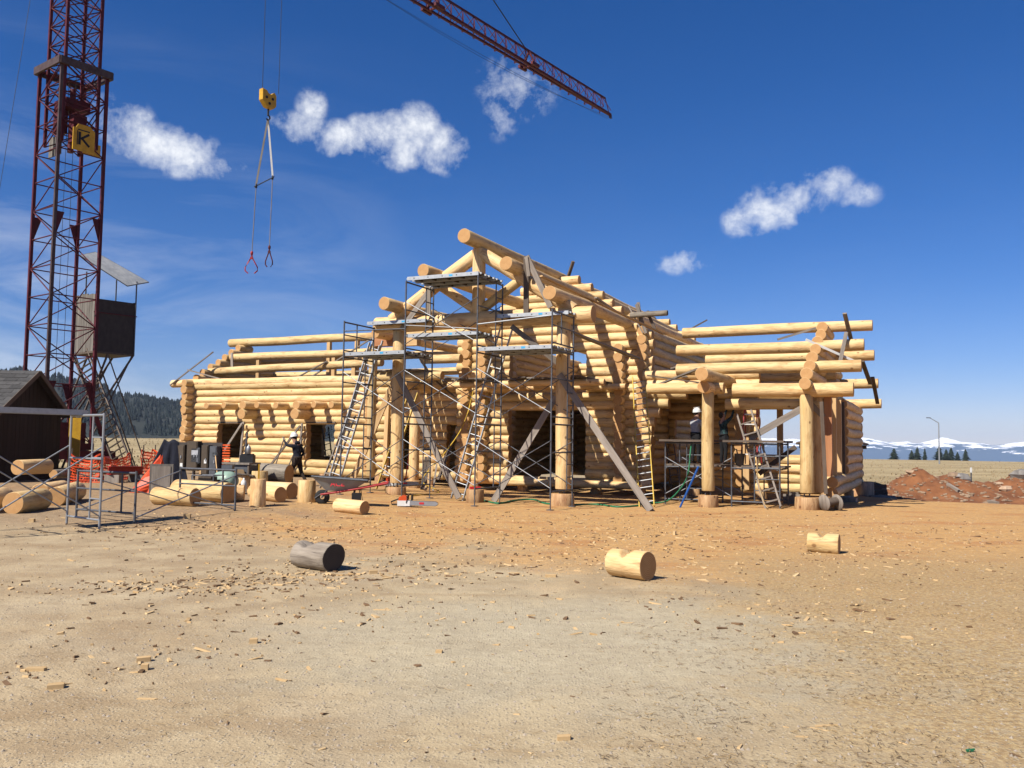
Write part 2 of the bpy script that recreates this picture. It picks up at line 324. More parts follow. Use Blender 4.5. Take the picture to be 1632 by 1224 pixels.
# ------------------------------------------------------------------ mesh helpers
def frame_to(z):
    z = z.normalized(); a = Vector((0, 0, 1)) if abs(z.z) < 0.95 else Vector((1, 0, 0))
    x = a.cross(z).normalized(); y = z.cross(x)
    return x, y, z
class MB:
    def __init__(s): s.v, s.f, s.mi, s.sm = [], [], [], []
    def add(s, vs, fs, mi=0, smooth=False):
        o = len(s.v); s.v += [tuple(p) for p in vs]
        for f in fs: s.f.append(tuple(i+o for i in f)); s.mi.append(mi); s.sm.append(smooth)
        return s
    def box(s, c, sz, rz=0.0, mi=0, R=None):
        hx, hy, hz = sz[0]/2, sz[1]/2, sz[2]/2
        R = R or Matrix.Rotation(rz, 3, 'Z'); c = Vector(c)
        vs = [c + R @ Vector((x*hx, y*hy, z*hz)) for z in (-1, 1) for y in (-1, 1) for x in (-1, 1)]
        return s.add(vs, [(0, 2, 3, 1), (4, 5, 7, 6), (0, 1, 5, 4), (2, 6, 7, 3), (0, 4, 6, 2), (1, 3, 7, 5)], mi)
    def bar(s, p, q, w, h, mi=0, up=None):      # w across, h in the up direction
        p, q = Vector(p), Vector(q); z = (q-p).normalized()
        upv = Vector(up) if up is not None else (Vector((0, 0, 1)) if abs(z.z) < .95 else Vector((0, 1, 0)))
        x = upv.cross(z).normalized(); y = z.cross(x)
        vs = [b + x*(i*w/2) + y*(j*h/2) for b in (p, q) for j in (-1, 1) for i in (-1, 1)]
        return s.add(vs, [(0, 2, 3, 1), (4, 5, 7, 6), (0, 1, 5, 4), (2, 6, 7, 3), (0, 4, 6, 2), (1, 3, 7, 5)], mi)
    def tube(s, p, q, r, seg=8, r2=None, mi=0, caps=True):
        p, q = Vector(p), Vector(q); x, y, z = frame_to(q-p); r2 = r if r2 is None else r2
        vs = []
        for b, rr in ((p, r), (q, r2)):
            for i in range(seg):
                a = 2*PI*i/seg; vs.append(b + x*(math.cos(a)*rr) + y*(math.sin(a)*rr))
        s.add(vs, [(i, (i+1) % seg, seg+(i+1) % seg, seg+i) for i in range(seg)], mi, True)
        if caps: s.add(vs, [tuple(range(seg-1, -1, -1)), tuple(range(seg, 2*seg))], mi)
        return s
    def path(s, pts, r, seg=6, mi=0):
        pts = [Vector(p) for p in pts]; n = len(pts); vs = []
        for k, p in enumerate(pts):
            t = (pts[min(k+1, n-1)] - pts[max(k-1, 0)])
            x, y, z = frame_to(t)
            for i in range(seg):
                a = 2*PI*i/seg; vs.append(p + x*(math.cos(a)*r) + y*(math.sin(a)*r))
        fs = [(k*seg+i, k*seg+(i+1) % seg, (k+1)*seg+(i+1) % seg, (k+1)*seg+i) for k in range(n-1) for i in range(seg)]
        s.add(vs, fs, mi, True)
        s.add([vs[i] for i in range(seg)], [tuple(range(seg-1, -1, -1))], mi); s.add(vs[-seg:], [tuple(range(seg))], mi)
        return s
    def lathe(s, c, prof, seg=16, axis=(0, 0, 1), mi=0, smooth=True, mis=None):
        c = Vector(c); x, y, z = frame_to(Vector(axis)); n = len(prof)
        vs = [c + x*(r*math.cos(2*PI*i/seg)) + y*(r*math.sin(2*PI*i/seg)) + z*h for (r, h) in prof for i in range(seg)]
        o = len(s.v); s.v += [tuple(p) for p in vs]
        for k in range(n-1):
            for i in range(seg):
                s.f.append(tuple(o+j for j in (k*seg+i, k*seg+(i+1) % seg, (k+1)*seg+(i+1) % seg, (k+1)*seg+i)))
                s.mi.append(mis[k] if mis else mi); s.sm.append(smooth)
        return s
    def ball(s, c, r, sc=(1, 1, 1), seg=10, rings=7, mi=0, R=None):
        c = Vector(c); vs = []; R = R or Matrix.Identity(3)
        for k in range(rings+1):
            t = PI*k/rings
            for i in range(seg):
                a = 2*PI*i/seg
                vs.append(c + R @ Vector((r*sc[0]*math.sin(t)*math.cos(a), r*sc[1]*math.sin(t)*math.sin(a), r*sc[2]*math.cos(t))))
        return s.add(vs, [(k*seg+i, (k+1)*seg+i, (k+1)*seg+(i+1) % seg, k*seg+(i+1) % seg) for k in range(rings) for i in range(seg)], mi, True)
    def prism(s, poly, p0, ex, ey, ext, mi=0):    # polygon in plane (ex, ey) at p0, extruded by vector ext
        p0, ex, ey, ext = Vector(p0), Vector(ex), Vector(ey), Vector(ext); n = len(poly)
        a = [p0+ex*x+ey*y for x, y in poly]; b = [p+ext for p in a]
        return s.add(a+b, [tuple(range(n-1, -1, -1)), tuple(range(n, 2*n))] + [(i, (i+1) % n, n+(i+1) % n, n+i) for i in range(n)], mi)
    def mesh(s, name, mats):
        me = bpy.data.meshes.new(name); me.from_pydata(s.v, [], s.f)
        for mt in (mats if isinstance(mats, (list, tuple)) else [mats]): me.materials.append(MATS[mt] if isinstance(mt, str) else mt)
        me.polygons.foreach_set('material_index', s.mi); me.polygons.foreach_set('use_smooth', s.sm)
        me.update()
        return me
    def build(s, name, mats, parent=None, loc=None, rz=0.0):
        o = bpy.data.objects.new(name, s.mesh(name, mats)); COL.objects.link(o)
        if loc is not None: o.location = loc
        if rz: o.rotation_euler = (0, 0, rz)
        if parent is not None: o.parent = parent
        return o
def tag(o, label=None, cat=None, group=None, kind=None):
    if label: o['label'] = label
    if cat: o['category'] = cat
    if group: o['group'] = group
    if kind: o['kind'] = kind
    return o
def thing(name, label, cat, loc=(0, 0, 0), rz=0.0, group=None):
    o = bpy.data.objects.new(name, None); COL.objects.link(o); o.empty_display_size = .2
    o.location = loc; o.rotation_euler = (0, 0, rz)
    return tag(o, label, cat, group)
def axis_matrix(p, q):
    p, q = Vector(p), Vector(q); x, y, z = frame_to(q-p)
    m = Matrix.Identity(4)
    for i in range(3): m[i][0], m[i][1], m[i][2], m[i][3] = x[i], y[i], z[i], p[i]
    return m
def log(name, p, q, r, r2=None, parent=None, mats=('log', 'log_end'), seg=16, wav=0.012, notch=None, rough=0.02):
    """one peeled log as a mesh of its own, its axis along local z"""
    p, q = Vector(p), Vector(q); Ln = (q-p).length; r2 = r if r2 is None else r2
    n = max(2, int(Ln/0.45)) if not notch else 26; ph = random.random()*100
    zs = [0.0, 0.012] + [Ln*(i/n) for i in range(1, n)] + [Ln-0.012, Ln]
    mb = MB(); vs = []
    for k, z in enumerate(zs):
        t = z/Ln; rr = r*(1-t)+r2*t
        if k in (0, len(zs)-1): rr -= 0.008
        cx = wav*math.sin(z*1.3+ph)+wav*.5*math.sin(z*2.9+ph*2); cy = wav*math.cos(z*1.1+ph*1.7)
        for i in range(seg):
            a = 2*PI*i/seg
            w = rr*(1+rough*math.sin(2*a+ph+z*.7)+rough*.8*mnoise.noise(Vector((math.cos(a)*1.7+ph, math.sin(a)*1.7, z*1.1))))
            vs.append(Vector((cx+math.cos(a)*w, cy+math.sin(a)*w, z)))
    m_ = axis_matrix(p, q)
    if notch:                                   # a saddle cut from the upper side between z0 and z1 of the length
        up = m_.to_3x3().inverted() @ Vector((0, 0, 1)); z0, z1, dpt = notch
        for v_ in vs:
            d = v_.x*up.x+v_.y*up.y; t = (v_.z/Ln-z0)/(z1-z0)
            if 0 < t < 1:
                lim = r - dpt*min(1.0, 1.15*(1-abs(2*t-1)))
                if d > lim:
                    v_.x -= up.x*(d-lim); v_.y -= up.y*(d-lim)
    nr = len(zs)
    mb.add(vs, [(k*seg+i, k*seg+(i+1) % seg, (k+1)*seg+(i+1) % seg, (k+1)*seg+i) for k in range(nr-1) for i in range(seg)], 0, True)
    mb.f += [tuple(range(seg-1, -1, -1)), tuple(range((nr-1)*seg, nr*seg))]; mb.mi += [1, 1]; mb.sm += [False, False]
    o = bpy.data.objects.new(name, mb.mesh(name, list(mats))); COL.objects.link(o)
    o.matrix_world = m_
    if parent is not None: o.parent = parent; o.matrix_local = m_
    return o
def board(name, p, q, w, h, mat, parent=None, up=None):
    """one sawn board or timber, its length along local z"""
    p, q = Vector(p), Vector(q); z = (q-p).normalized()
    upv = Vector(up) if up is not None else (Vector((0, 0, 1)) if abs(z.z) < .95 else Vector((0, 1, 0)))
    x = upv.cross(z).normalized(); y = z.cross(x); Ln = (q-p).length
    m_ = Matrix.Identity(4)
    for i in range(3): m_[i][0], m_[i][1], m_[i][2], m_[i][3] = x[i], y[i], z[i], p[i]
    mb = MB().box((0, 0, Ln/2), (w, h, Ln))
    o = bpy.data.objects.new(name, mb.mesh(name, mat)); COL.objects.link(o)
    o.matrix_world = m_
    if parent is not None: o.parent = parent; o.matrix_local = m_
    return o
def rj(a): return random.uniform(-a, a)

# ================================================================== THE SETTING
def zg(x, y):
    d = math.hypot(x, y); az = x/max(abs(y), 1.0)
    near = 0.20*sst(-x/7.0)*sst((y-15)/9.0) - 0.50*sst((x-11)/8.0)*sst((y-27)/10.0)
    near += 0.016*mnoise.noise(Vector((x*.45, y*.45, 0))) + 0.012*mnoise.noise(Vector((x*1.4, y*1.4, 3.3)))
    w = sst((d-45)/200.0)
    far = 1.7 + (-1.6-1.7)*sst((az+.35)/.75) + .25*mnoise.noise(Vector((x*.02, y*.02, 7)))
    z = near*(1-w) + far*w
    if d > 280: z -= (d-280)*0.012
    return z
def build_ground():
    mb = MB(); cy = 12.0
    radii = [0.0]; r = 0.45
    while r < 9300: radii.append(r); r *= 1.058 if r > 9 else 1.0; r += 0.42 if r < 9 else 0.0
    na = 300; vs = [(0, cy, zg(0, cy))]
    for r in radii[1:]:
        for i in range(na):
            a = 2*PI*i/na; x, y = r*math.cos(a), cy+r*math.sin(a); vs.append((x, y, zg(x, y)))
    fs = [(0, 1+i, 1+(i+1) % na) for i in range(na)]
    for k in range(len(radii)-2):
        b = 1+k*na
        fs += [(b+i, b+na+i, b+na+(i+1) % na, b+(i+1) % na) for i in range(na)]
    mb.add(vs, fs, 0, True)
    mt = bpy.data.materials.new('yard_dirt'); mt.use_nodes = True
    nt = mt.node_tree; L = nt.links.new; bs = nt.nodes['Principled BSDF']
    bs.inputs['Roughness'].default_value = .95; bs.inputs['Specular IOR Level'].default_value = .1
    tc = nt.nodes.new('ShaderNodeTexCoord'); P = tc.outputs['Object']
    sp = nt.nodes.new('ShaderNodeSeparateXYZ'); L(P, sp.inputs[0]); X, Y = sp.outputs[0], sp.outputs[1]
    def nz(scale, det=5, rg=.6, st=(1, 1, 1), ds=0.0):
        mp = nt.nodes.new('ShaderNodeMapping'); mp.inputs['Scale'].default_value = st; L(P, mp.inputs[0])
        n = nt.nodes.new('ShaderNodeTexNoise'); n.inputs['Scale'].default_value = scale; n.inputs['Detail'].default_value = det
        n.inputs['Roughness'].default_value = rg; n.inputs['Distortion'].default_value = ds; L(mp.outputs[0], n.inputs['Vector']); return n.outputs['Fac']
    def ma(op, a, b=None, c=None, clamp=False):
        n = nt.nodes.new('ShaderNodeMath'); n.operation = op; n.use_clamp = clamp
        for i, q in enumerate((a, b, c)):
            if q is None: continue
            if isinstance(q, (int, float)): n.inputs[i].default_value = q
            else: L(q, n.inputs[i])
        return n.outputs[0]
    def ss(v, lo, hi):
        n = nt.nodes.new('ShaderNodeMapRange'); n.interpolation_type = 'SMOOTHSTEP'; L(v, n.inputs[0])
        n.inputs[1].default_value = lo; n.inputs[2].default_value = hi; return n.outputs[0]
    def mix(f, a, b):
        n = nt.nodes.new('ShaderNodeMixRGB')
        L(f, n.inputs[0]) if not isinstance(f, (int, float)) else setattr(n.inputs[0], 'default_value', f)
        for i, q in ((1, a), (2, b)):
            if isinstance(q, tuple): n.inputs[i].default_value = (*q, 1)
            else: L(q, n.inputs[i])
        return n.outputs[0]
    big, med, fine, grit = nz(.35, 6, .6, ds=.5), nz(1.3, 6, .65, ds=.3), nz(7, 7, .7), nz(45, 4, .7)
    base = mix(ss(med, .38, .64), (.40, .305, .205), (.53, .425, .295))
    base = mix(ma('MULTIPLY', ss(big, .50, .66), .65), base, (.585, .51, .40))      # pale dusty patches
    base = mix(ma('MULTIPLY', ss(nz(.8, 6, .7, st=(.3, 1.5, 1)), .50, .66), .62), base, (.35, .245, .15))   # darker tracks
    brn = ma('MULTIPLY', ss(ma('MULTIPLY_ADD', ma('SUBTRACT', big, .5), 9, ma('SUBTRACT', ma('MULTIPLY', X, -1.0), ma('MULTIPLY', Y, .05))), -.2, 2.6), .55)
    base = mix(brn, base, mix(ss(med, .35, .65), (.36, .255, .165), (.48, .36, .24)))          # browner dirt on the shed side
    px_ = ma('MULTIPLY', ma('SUBTRACT', X, .6), .30); py_ = ma('MULTIPLY', ma('SUBTRACT', Y, 8.0), .42)
    worn = ma('ADD', ma('ADD', ma('MULTIPLY', px_, px_), ma('MULTIPLY', py_, py_)), ma('MULTIPLY', ma('SUBTRACT', med, .5), 2.2))
    base = mix(ma('MULTIPLY', ma('SUBTRACT', 1.0, ss(worn, .25, 1.25)), .6), base, mix(ss(fine, .35, .7), (.45, .395, .31), (.575, .51, .405)))   # worn dusty turning place
    # sawdust and chips trodden into the yard in front of the house
    n4 = ma('MULTIPLY_ADD', ma('SUBTRACT', big, .5), 11.0, ma('MULTIPLY', ma('SUBTRACT', med, .5), 5.0))
    yy = ma('ADD', ma('MULTIPLY_ADD', X, .7, Y), n4)
    saw = ma('MULTIPLY', ss(yy, 10.5, 16.0), ma('SUBTRACT', 1.0, ss(Y, 33, 40)))
    sawc = mix(ss(fine, .35, .68), (.46, .245, .095), (.66, .395, .17))
    sawc = mix(ma('MULTIPLY', ss(nz(.55, 5, .6, st=(1, 1.6, 1)), .5, .66), .75), sawc, (.44, .19, .07))
    base = mix(ma('MULTIPLY', saw, ss(fine, .20, .52)), base, sawc)
    leftd = ma('MULTIPLY', ma('MULTIPLY', ss(ma('MULTIPLY_ADD', ma('SUBTRACT', big, .5), -8, ma('MULTIPLY', X, -1.0)), 3.5, 7.0), ss(ma('MULTIPLY_ADD', ma('SUBTRACT', med, .5), 5, Y), 16.0, 18.5)), .8)
    base = mix(leftd, base, mix(ss(fine, .35, .65), (.24, .165, .11), (.37, .26, .175)))
    # bark litter towards the right of the near yard
    lit = ma('MULTIPLY', ss(ma('MULTIPLY_ADD', ma('SUBTRACT', med, .5), 5, ma('SUBTRACT', X, ma('MULTIPLY', Y, .12))), .6, 2.6), ma('SUBTRACT', 1.0, ss(Y, 12, 17)))
    base = mix(ma('MULTIPLY', ma('MULTIPLY', lit, ss(fine, .25, .55)), .9), base, mix(ss(nz(22, 4, .7), .4, .65), (.33, .215, .115), (.55, .40, .215)))
    base = mix(ma('MULTIPLY', ss(grit, .52, .68), .55), base, (.235, .175, .125))
    vor = nt.nodes.new('ShaderNodeTexVoronoi'); vor.inputs['Scale'].default_value = 42; L(P, vor.inputs['Vector'])
    vsp = nt.nodes.new('ShaderNodeSeparateColor'); L(vor.outputs['Color'], vsp.inputs[0]); vd = vor.outputs['Distance']
    stone = ma('MULTIPLY', ma('SUBTRACT', 1.0, ss(vd, .25, .5)), ss(vsp.outputs[0], .55, .75))
    base = mix(ma('MULTIPLY', stone, .7), base, mix(vsp.outputs[1], (.24, .20, .165), (.58, .50, .40)))
    base = mix(ma('MULTIPLY', ss(nz(80, 3, .6), .60, .70), .5), base, (.66, .55, .40))
    # dry grass beyond the yard
    dist = ma('POWER', ma('ADD', ma('MULTIPLY', X, X), ma('MULTIPLY', Y, Y)), .5)
    gr = ss(ma('ADD', dist, ma('MULTIPLY', ma('SUBTRACT', med, .5), 14)), 44, 56)
    gcol = mix(ss(nz(.05, 6, .65, st=(1, 2.2, 1)), .38, .62), (.34, .265, .16), (.47, .37, .23))
    gcol = mix(ma('MULTIPLY', ss(nz(.9, 5, .7), .45, .7), .5), gcol, (.27, .21, .125))
    base = mix(gr, base, gcol)
    sc_ = nt.nodes.new('ShaderNodeMixRGB'); sc_.blend_type = 'MULTIPLY'; sc_.inputs[0].default_value = 1.0; sc_.inputs[2].default_value = (AF*1.03, AF*1.03, AF*.93, 1); L(base, sc_.inputs[1]); base = sc_.outputs[0]
    L(base, bs.inputs['Base Color'])
    h = ma('ADD', ma('MULTIPLY', fine, .6), ma('MULTIPLY', grit, .4))
    h = ma('ADD', h, ma('MULTIPLY', nz(2.5, 4, .6), .9)); h = ma('ADD', h, ma('MULTIPLY', stone, .22))
    bp = nt.nodes.new('ShaderNodeBump'); bp.inputs['Strength'].default_value = .6; bp.inputs['Distance'].default_value = .04
    L(h, bp.inputs['Height']); L(bp.outputs[0], bs.inputs['Normal'])
    MATS['ground'] = mt
    o = mb.build('ground', 'ground'); tag(o, 'bare yard of grey dirt and orange sawdust running into dry grass', 'ground', kind='structure')
build_ground()

# ---- snow mountains far behind
def build_mountains():
    mb = MB(); na, nr = 420, 30; vs = []
    for k in range(nr+1):
        t = k/nr; R = 6200+2800*t
        for i in range(na+1):
            az = rad(-64+128*i/na); x, y = R*math.sin(az), R*math.cos(az)
            q = Vector((x*.0032, y*.0022, 2.0))
            rg = 1-abs(mnoise.noise(q))*1.8; r2 = 1-abs(mnoise.noise(q*2.6+Vector((5, 0, 0))))*1.7
            r3 = mnoise.noise(q*7.0)
            pk = 1-abs(mnoise.noise(Vector((az*11, 3, 0))))*2.0; pk2 = 1-abs(mnoise.noise(Vector((az*31, 8, 0))))*2.0; pk3 = mnoise.noise(Vector((az*90, 5, 0)))
            env = 40+56*pk+20*pk2+9*pk3
            h = env*sst(t*1.3)*(0.72+.22*rg+.12*r2+.08*r3)*(1-.35*sst((t-.8)/.2)) - 130*(1-sst(t*2.2)) - 12
            vs.append((x, y, h))
    w = na+1
    mb.add(vs, [(k*w+i, k*w+i+1, (k+1)*w+i+1, (k+1)*w+i) for k in range(nr) for i in range(na)], 0, True)
    mt = bpy.data.materials.new('snow_mountain'); mt.use_nodes = True
    nt = mt.node_tree; L = nt.links.new; bs = nt.nodes['Principled BSDF']; bs.inputs['Roughness'].default_value = .9
    bs.inputs['Specular IOR Level'].default_value = .1
    tc = nt.nodes.new('ShaderNodeTexCoord'); sp = nt.nodes.new('ShaderNodeSeparateXYZ'); L(tc.outputs['Object'], sp.inputs[0])
    n = nt.nodes.new('ShaderNodeTexNoise'); n.inputs['Scale'].default_value = .0065; n.inputs['Detail'].default_value = 9; n.inputs['Roughness'].default_value = .68
    L(tc.outputs['Object'], n.inputs['Vector'])
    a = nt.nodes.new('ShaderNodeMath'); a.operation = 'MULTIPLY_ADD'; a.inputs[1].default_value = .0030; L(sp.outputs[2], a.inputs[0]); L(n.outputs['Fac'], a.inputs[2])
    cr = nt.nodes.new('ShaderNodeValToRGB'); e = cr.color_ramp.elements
    e[0].position = .545; e[0].color = (.05, .085, .15, 1); e[1].position = .60; e[1].color = (.82, .84, .88, 1); L(a.outputs[0], cr.inputs[0])  # blue of the distant air is put into the bare slope colour
    L(cr.outputs[0], bs.inputs['Base Color'])
    MATS['mountain'] = mt
    tag(mb.build('mountains', 'mountain'), 'far blue mountain range patched with snow', 'mountains', kind='structure')
build_mountains()

# ---- forested hill to the left
def hill_h(az, t):           # az degrees from straight ahead, t 0..1 from foot to crest
    prof = 58 + 36*sst((-20.5-az)/9.0)
    prof *= sst((-7.0-az)/7.0)
    prof += 7*mnoise.noise(Vector((az*.5, 1, 0)))+4*mnoise.noise(Vector((az*1.6, 4, 0)))
    return max(0, prof)*sst(t)*(1+.12*mnoise.noise(Vector((az*.7, t*4, 9)))) - 3
def build_hill():
    mb = MB(); na, nr = 150, 24; vs = []
    for k in range(nr+1):
        t = k/nr; R = 760+760*t
        for i in range(na+1):
            az = -66+60*i/na; vs.append((R*math.sin(rad(az)), R*math.cos(rad(az)), hill_h(az, t)+.0))
    w = na+1
    mb.add(vs, [(k*w+i, k*w+i+1, (k+1)*w+i+1, (k+1)*w+i) for k in range(nr) for i in range(na)], 0, True)
    pm('hill_soil', (.030, .034, .024), .95, col2=(.016, .02, .015), scale=.02, detail=6)
    tag(mb.build('hill', 'hill_soil'), 'long low hill dark with conifers behind the crane', 'hill', kind='structure')
    rnd = random.Random(5); mb = MB()
    for _ in range(11000):
        az = -66+58*rnd.random(); t = rnd.random()**.8
        if mnoise.noise(Vector((az*.9, t*7, 2))) > .42: continue
        if hill_h(az, t) < 4: continue
        R = 760+760*t; x, y, z = R*math.sin(rad(az)), R*math.cos(rad(az)), hill_h(az, t)-.5
        h = rnd.uniform(5, 10); r = h*rnd.uniform(.24, .34); n = 5; a0 = rnd.random()*6
        def ring(rr, zz): return [(x+rr*math.cos(a0+2*PI*i/n)*rnd.uniform(.8, 1.2), y+rr*math.sin(a0+2*PI*i/n)*rnd.uniform(.8, 1.2), z+zz) for i in range(n)]
        vsx = ring(r, h*.08)+[(x, y, z+h*.68)]+ring(r*.66, h*.45)+[(x+rnd.uniform(-.3, .3), y, z+h)]
        mb.add(vsx, [(i, (i+1) % n, n) for i in range(n)]+[(n+1+i, n+1+(i+1) % n, 2*n+1) for i in range(n)])
    tag(mb.build('forest', 'forest'), 'distant conifer forest covering the low hill', 'forest', kind='stuff')
build_hill()

# ---- single conifers standing beyond the field
def conifer(px, top, base, Y, wide, label):
    b = dp(px, base, Y); g = zg(b.x, b.y); h = dp(px, top, Y).z-g; rnd = random.Random(px)
    t = thing('conifer', label, 'tree', (b.x, b.y, g), group='dark conifers beyond the field')
    MB().tube((0, 0, -.3), (0, 0, h*.9), h*.03, 6, h*.006).build('trunk', 'bark', t)
    mb = MB(); tiers = 9
    for k in range(tiers):
        f = k/tiers; zz = h*(.06+.88*f); R = 1.75*wide*h*(1-f)**.75*rnd.uniform(.8, 1.15)+.15
        for j in range(16):
            a = 2*PI*j/16+rnd.random(); rr = R*rnd.uniform(.55, 1.1); w = R*.34+.12
            d = Vector((math.cos(a), math.sin(a), 0)); s_ = Vector((-d.y, d.x, 0))
            p = Vector((0, 0, zz+rnd.uniform(-.04, .04)*h)); q = d*rr+Vector((0, 0, zz-h*.075))
            mb.add([p, q*0.6+p*.4+s_*w, q, q*0.6+p*.4-s_*w, p+Vector((0, 0, h*.09))], [(0, 1, 2, 3), (4, 1, 2), (4, 2, 3)])
    mb.build('crown', 'pine', t)
for a in [(1425, 713, 729, 560, .34, 'lone broad dark conifer standing apart on the field edge'),
          (1453, 716, 728, 560, .30, 'small squat conifer leaning on a taller neighbour past the field'),
          (1462, 710, 728, 575, .24, 'tall pointed conifer in the small clump beyond the field'),
          (1474, 713, 729, 560, .16, 'thin sparse conifer ending the small clump beyond the field'),
          (1497, 709, 730, 570, .30, 'tall full conifer directly behind the street lamp'),
          (1508, 714, 730, 560, .28, 'medium conifer between the lamp and the pointed tree'),
          (1516, 711, 731, 575, .26, 'pointed conifer in the larger clump right of the lamp'),
          (1526, 719, 731, 560, .28, 'shortest conifer of the larger clump by the lamp'),
          (1539, 714, 731, 565, .24, 'narrow dark conifer at the outer end of the clump')]:
    conifer(*a)

# ---- dry grass tufts in the field
def build_grass():
    rnd = random.Random(11); mb = MB()
    for _ in range(9000):
        az = rad(rnd.uniform(-42, 44)); d = 46*(6.0**rnd.random()); x, y = d*math.sin(az), d*math.cos(az)
        if math.hypot(x, y) < 50 and abs(x) < 14: continue
        p = hwloc(x, y)
        if -24 < p[0] < 9 and 3 < p[1] < 19: continue
        z = zg(x, y); h = rnd.uniform(.06, .18)*(1+d/400); w = h*.25
        for j in range(3):
            a = rnd.random()*PI; dx, dy = math.cos(a)*w, math.sin(a)*w; tx, ty = rnd.uniform(-.4, .4)*h, rnd.uniform(-.4, .4)*h
            mb.add([(x-dx, y-dy, z-.03), (x+dx, y+dy, z-.03), (x+tx+dx*.7, y+ty, z+h*rnd.uniform(.6, 1)), (x+tx-dx, y+ty, z+h*rnd.uniform(.6, 1))], [(0, 1, 2), (0, 1, 3)])
    tag(mb.build('dry_grass', 'grass_dry'), 'dry tan grass covering the field beyond the yard', 'grass', kind='stuff')
def hwloc(x, y):
    p = Vector((x, y, 0))-HO; return p.dot(HU), p.dot(HV)
build_grass()

# ---- spoil heap at the right
MP = [(1350, 775), (1380, 764), (1410, 769), (1430, 765), (1450, 749), (1463, 744), (1475, 750), (1490, 758), (1515, 755), (1528, 757), (1545, 763),
      (1580, 765), (1600, 759), (1632, 757), (1680, 752), (1740, 758), (1800, 775)]
MY = 40.0
MPW = [(dp(a, b, MY).x, dp(a, b, MY).z) for a, b in MP]
def mound_h(x, y):
    if x <= MPW[0][0] or x >= MPW[-1][0]: ht = 0
    else:
        for (x0, z0), (x1, z1) in zip(MPW, MPW[1:]):
            if x0 <= x <= x1: ht = z0+(z1-z0)*(x-x0)/(x1-x0); break
        ht = ht-zg(x, MY)
    e = min(1, max(0, (x-MPW[0][0])/1.2))*min(1, max(0, (MPW[-1][0]-x)/1.2))
    k = (y-MY)/(2.6 if y < MY else 2.0)
    n = .30*mnoise.noise(Vector((x*.9, y*.9, 1)))+.16*mnoise.noise(Vector((x*2.3, y*2.3, 5)))+.08*mnoise.noise(Vector((x*6, y*6, 5)))
    f = math.exp(-k*k)
    return ht*f*e*(1+n*.5)+n*.7*f*e*(1-f*.6) + .28*math.exp(-((y-MY+3.2)/1.4)**2)*(mnoise.noise(Vector((x*.6, 7, 1)))+.25)*e - .12
def build_mound():
    mb = MB(); nx, ny = 190, 66; x0, x1 = MPW[0][0]-.5, MPW[-1][0]+.5; y0, y1 = MY-6.0, MY+5.0; vs = []
    for j in range(ny+1):
        for i in range(nx+1):
            x = x0+(x1-x0)*i/nx; y = y0+(y1-y0)*j/ny; vs.append((x, y, zg(x, y)+mound_h(x, y)))
    w = nx+1
    mb.add(vs, [(j*w+i, j*w+i+1, (j+1)*w+i+1, (j+1)*w+i) for j in range(ny) for i in range(nx)], 0, True)
    tag(mb.build('dirt_mound', 'dirt_red'), 'long heap of red excavated earth along the field', 'dirt', kind='structure')
    rnd = random.Random(3); rb = MB()
    def rock(mb_, c, r, rnd):
        n = 6; R = Matrix.Rotation(rnd.random()*6, 3, 'Z'); sx, sy, sz = rnd.uniform(.8, 1.5), rnd.uniform(.7, 1.1), rnd.uniform(.45, .8)
        vs_ = []
        for k in range(5):
            t = PI*k/4
            for i in range(n):
                a = 2*PI*i/n; q = r*rnd.uniform(.78, 1.12) if 0 < k < 4 else r*.8
                vs_.append(Vector(c)+R @ Vector((q*sx*math.sin(t)*math.cos(a), q*sy*math.sin(t)*math.sin(a), q*sz*math.cos(t))))
        mb_.add(vs_, [(k*n+i, (k+1)*n+i, (k+1)*n+(i+1) % n, k*n+(i+1) % n) for k in range(4) for i in range(n)])
    for _ in range(900):
        x = rnd.uniform(x0+.6, x1-.6); y = rnd.uniform(MY-4.6, MY+1); h = mound_h(x, y)
        if h < .02: continue
        rock(rb, (x, y, zg(x, y)+h), rnd.choice((.03, .04, .05, .06, .08, .11)), rnd)
    tag(rb.build('rubble', 'rock'), 'small broken stones littering the red earth heap', 'rubble', kind='stuff')
    for i, (px, py, r, mt, lb) in enumerate([(1453, 785, .22, 'rock', 'pale boulder at the foot of the earth peak'), (1520, 787, .30, 'rock', 'tan boulder low on the heap under the timbers'),
            (1527, 783, .17, 'rock', 'small upright tan stone leaning beside a tan boulder'), (1604, 792, .30, 'rock', 'yellowish boulder at the foot of the heap near the grey one'),
            (1592, 760, .22, 'rock', 'tan boulder sitting on the crest of the heap'), (1628, 782, .55, 'rock_grey', 'large grey boulder half buried in the red heap'),
            (1533, 764, .42, 'rock_grey', 'grey rock slab beside the buried timbers'), (1522, 777, .30, 'rock_grey', 'flat grey stone below the buried timbers')]):
        g = gp(px, py, -.3); d = max(35.2, min(g.y, MY-.4)); p = dp(px, py, d); z = zg(p.x, p.y)+max(0, mound_h(p.x, p.y))
        mb2 = MB(); rock(mb2, (0, 0, 0), r, random.Random(i+40))
        o = mb2.build('boulder', mt, loc=(p.x, p.y, z+r*.15)); tag(o, lb, 'rock', 'boulders in the earth heap')
    for i, (a, b, lb) in enumerate([((1510, 769), (1528, 775), 'grey weathered timber stub poking out of the red heap'), ((1575, 789), (1590, 793), 'dark short timber lying at the toe of the heap')]):
        p, q = dp(a[0], a[1], 38.2-i*2), dp(b[0], b[1], 37.6-i*2)
        for w_ in (p, q): w_.z = zg(w_.x, w_.y)+max(0, mound_h(w_.x, w_.y))+.07
        tag(board('buried_timber', p, q, .13, .13, 'board_grey'), lb, 'timber')
build_mound()

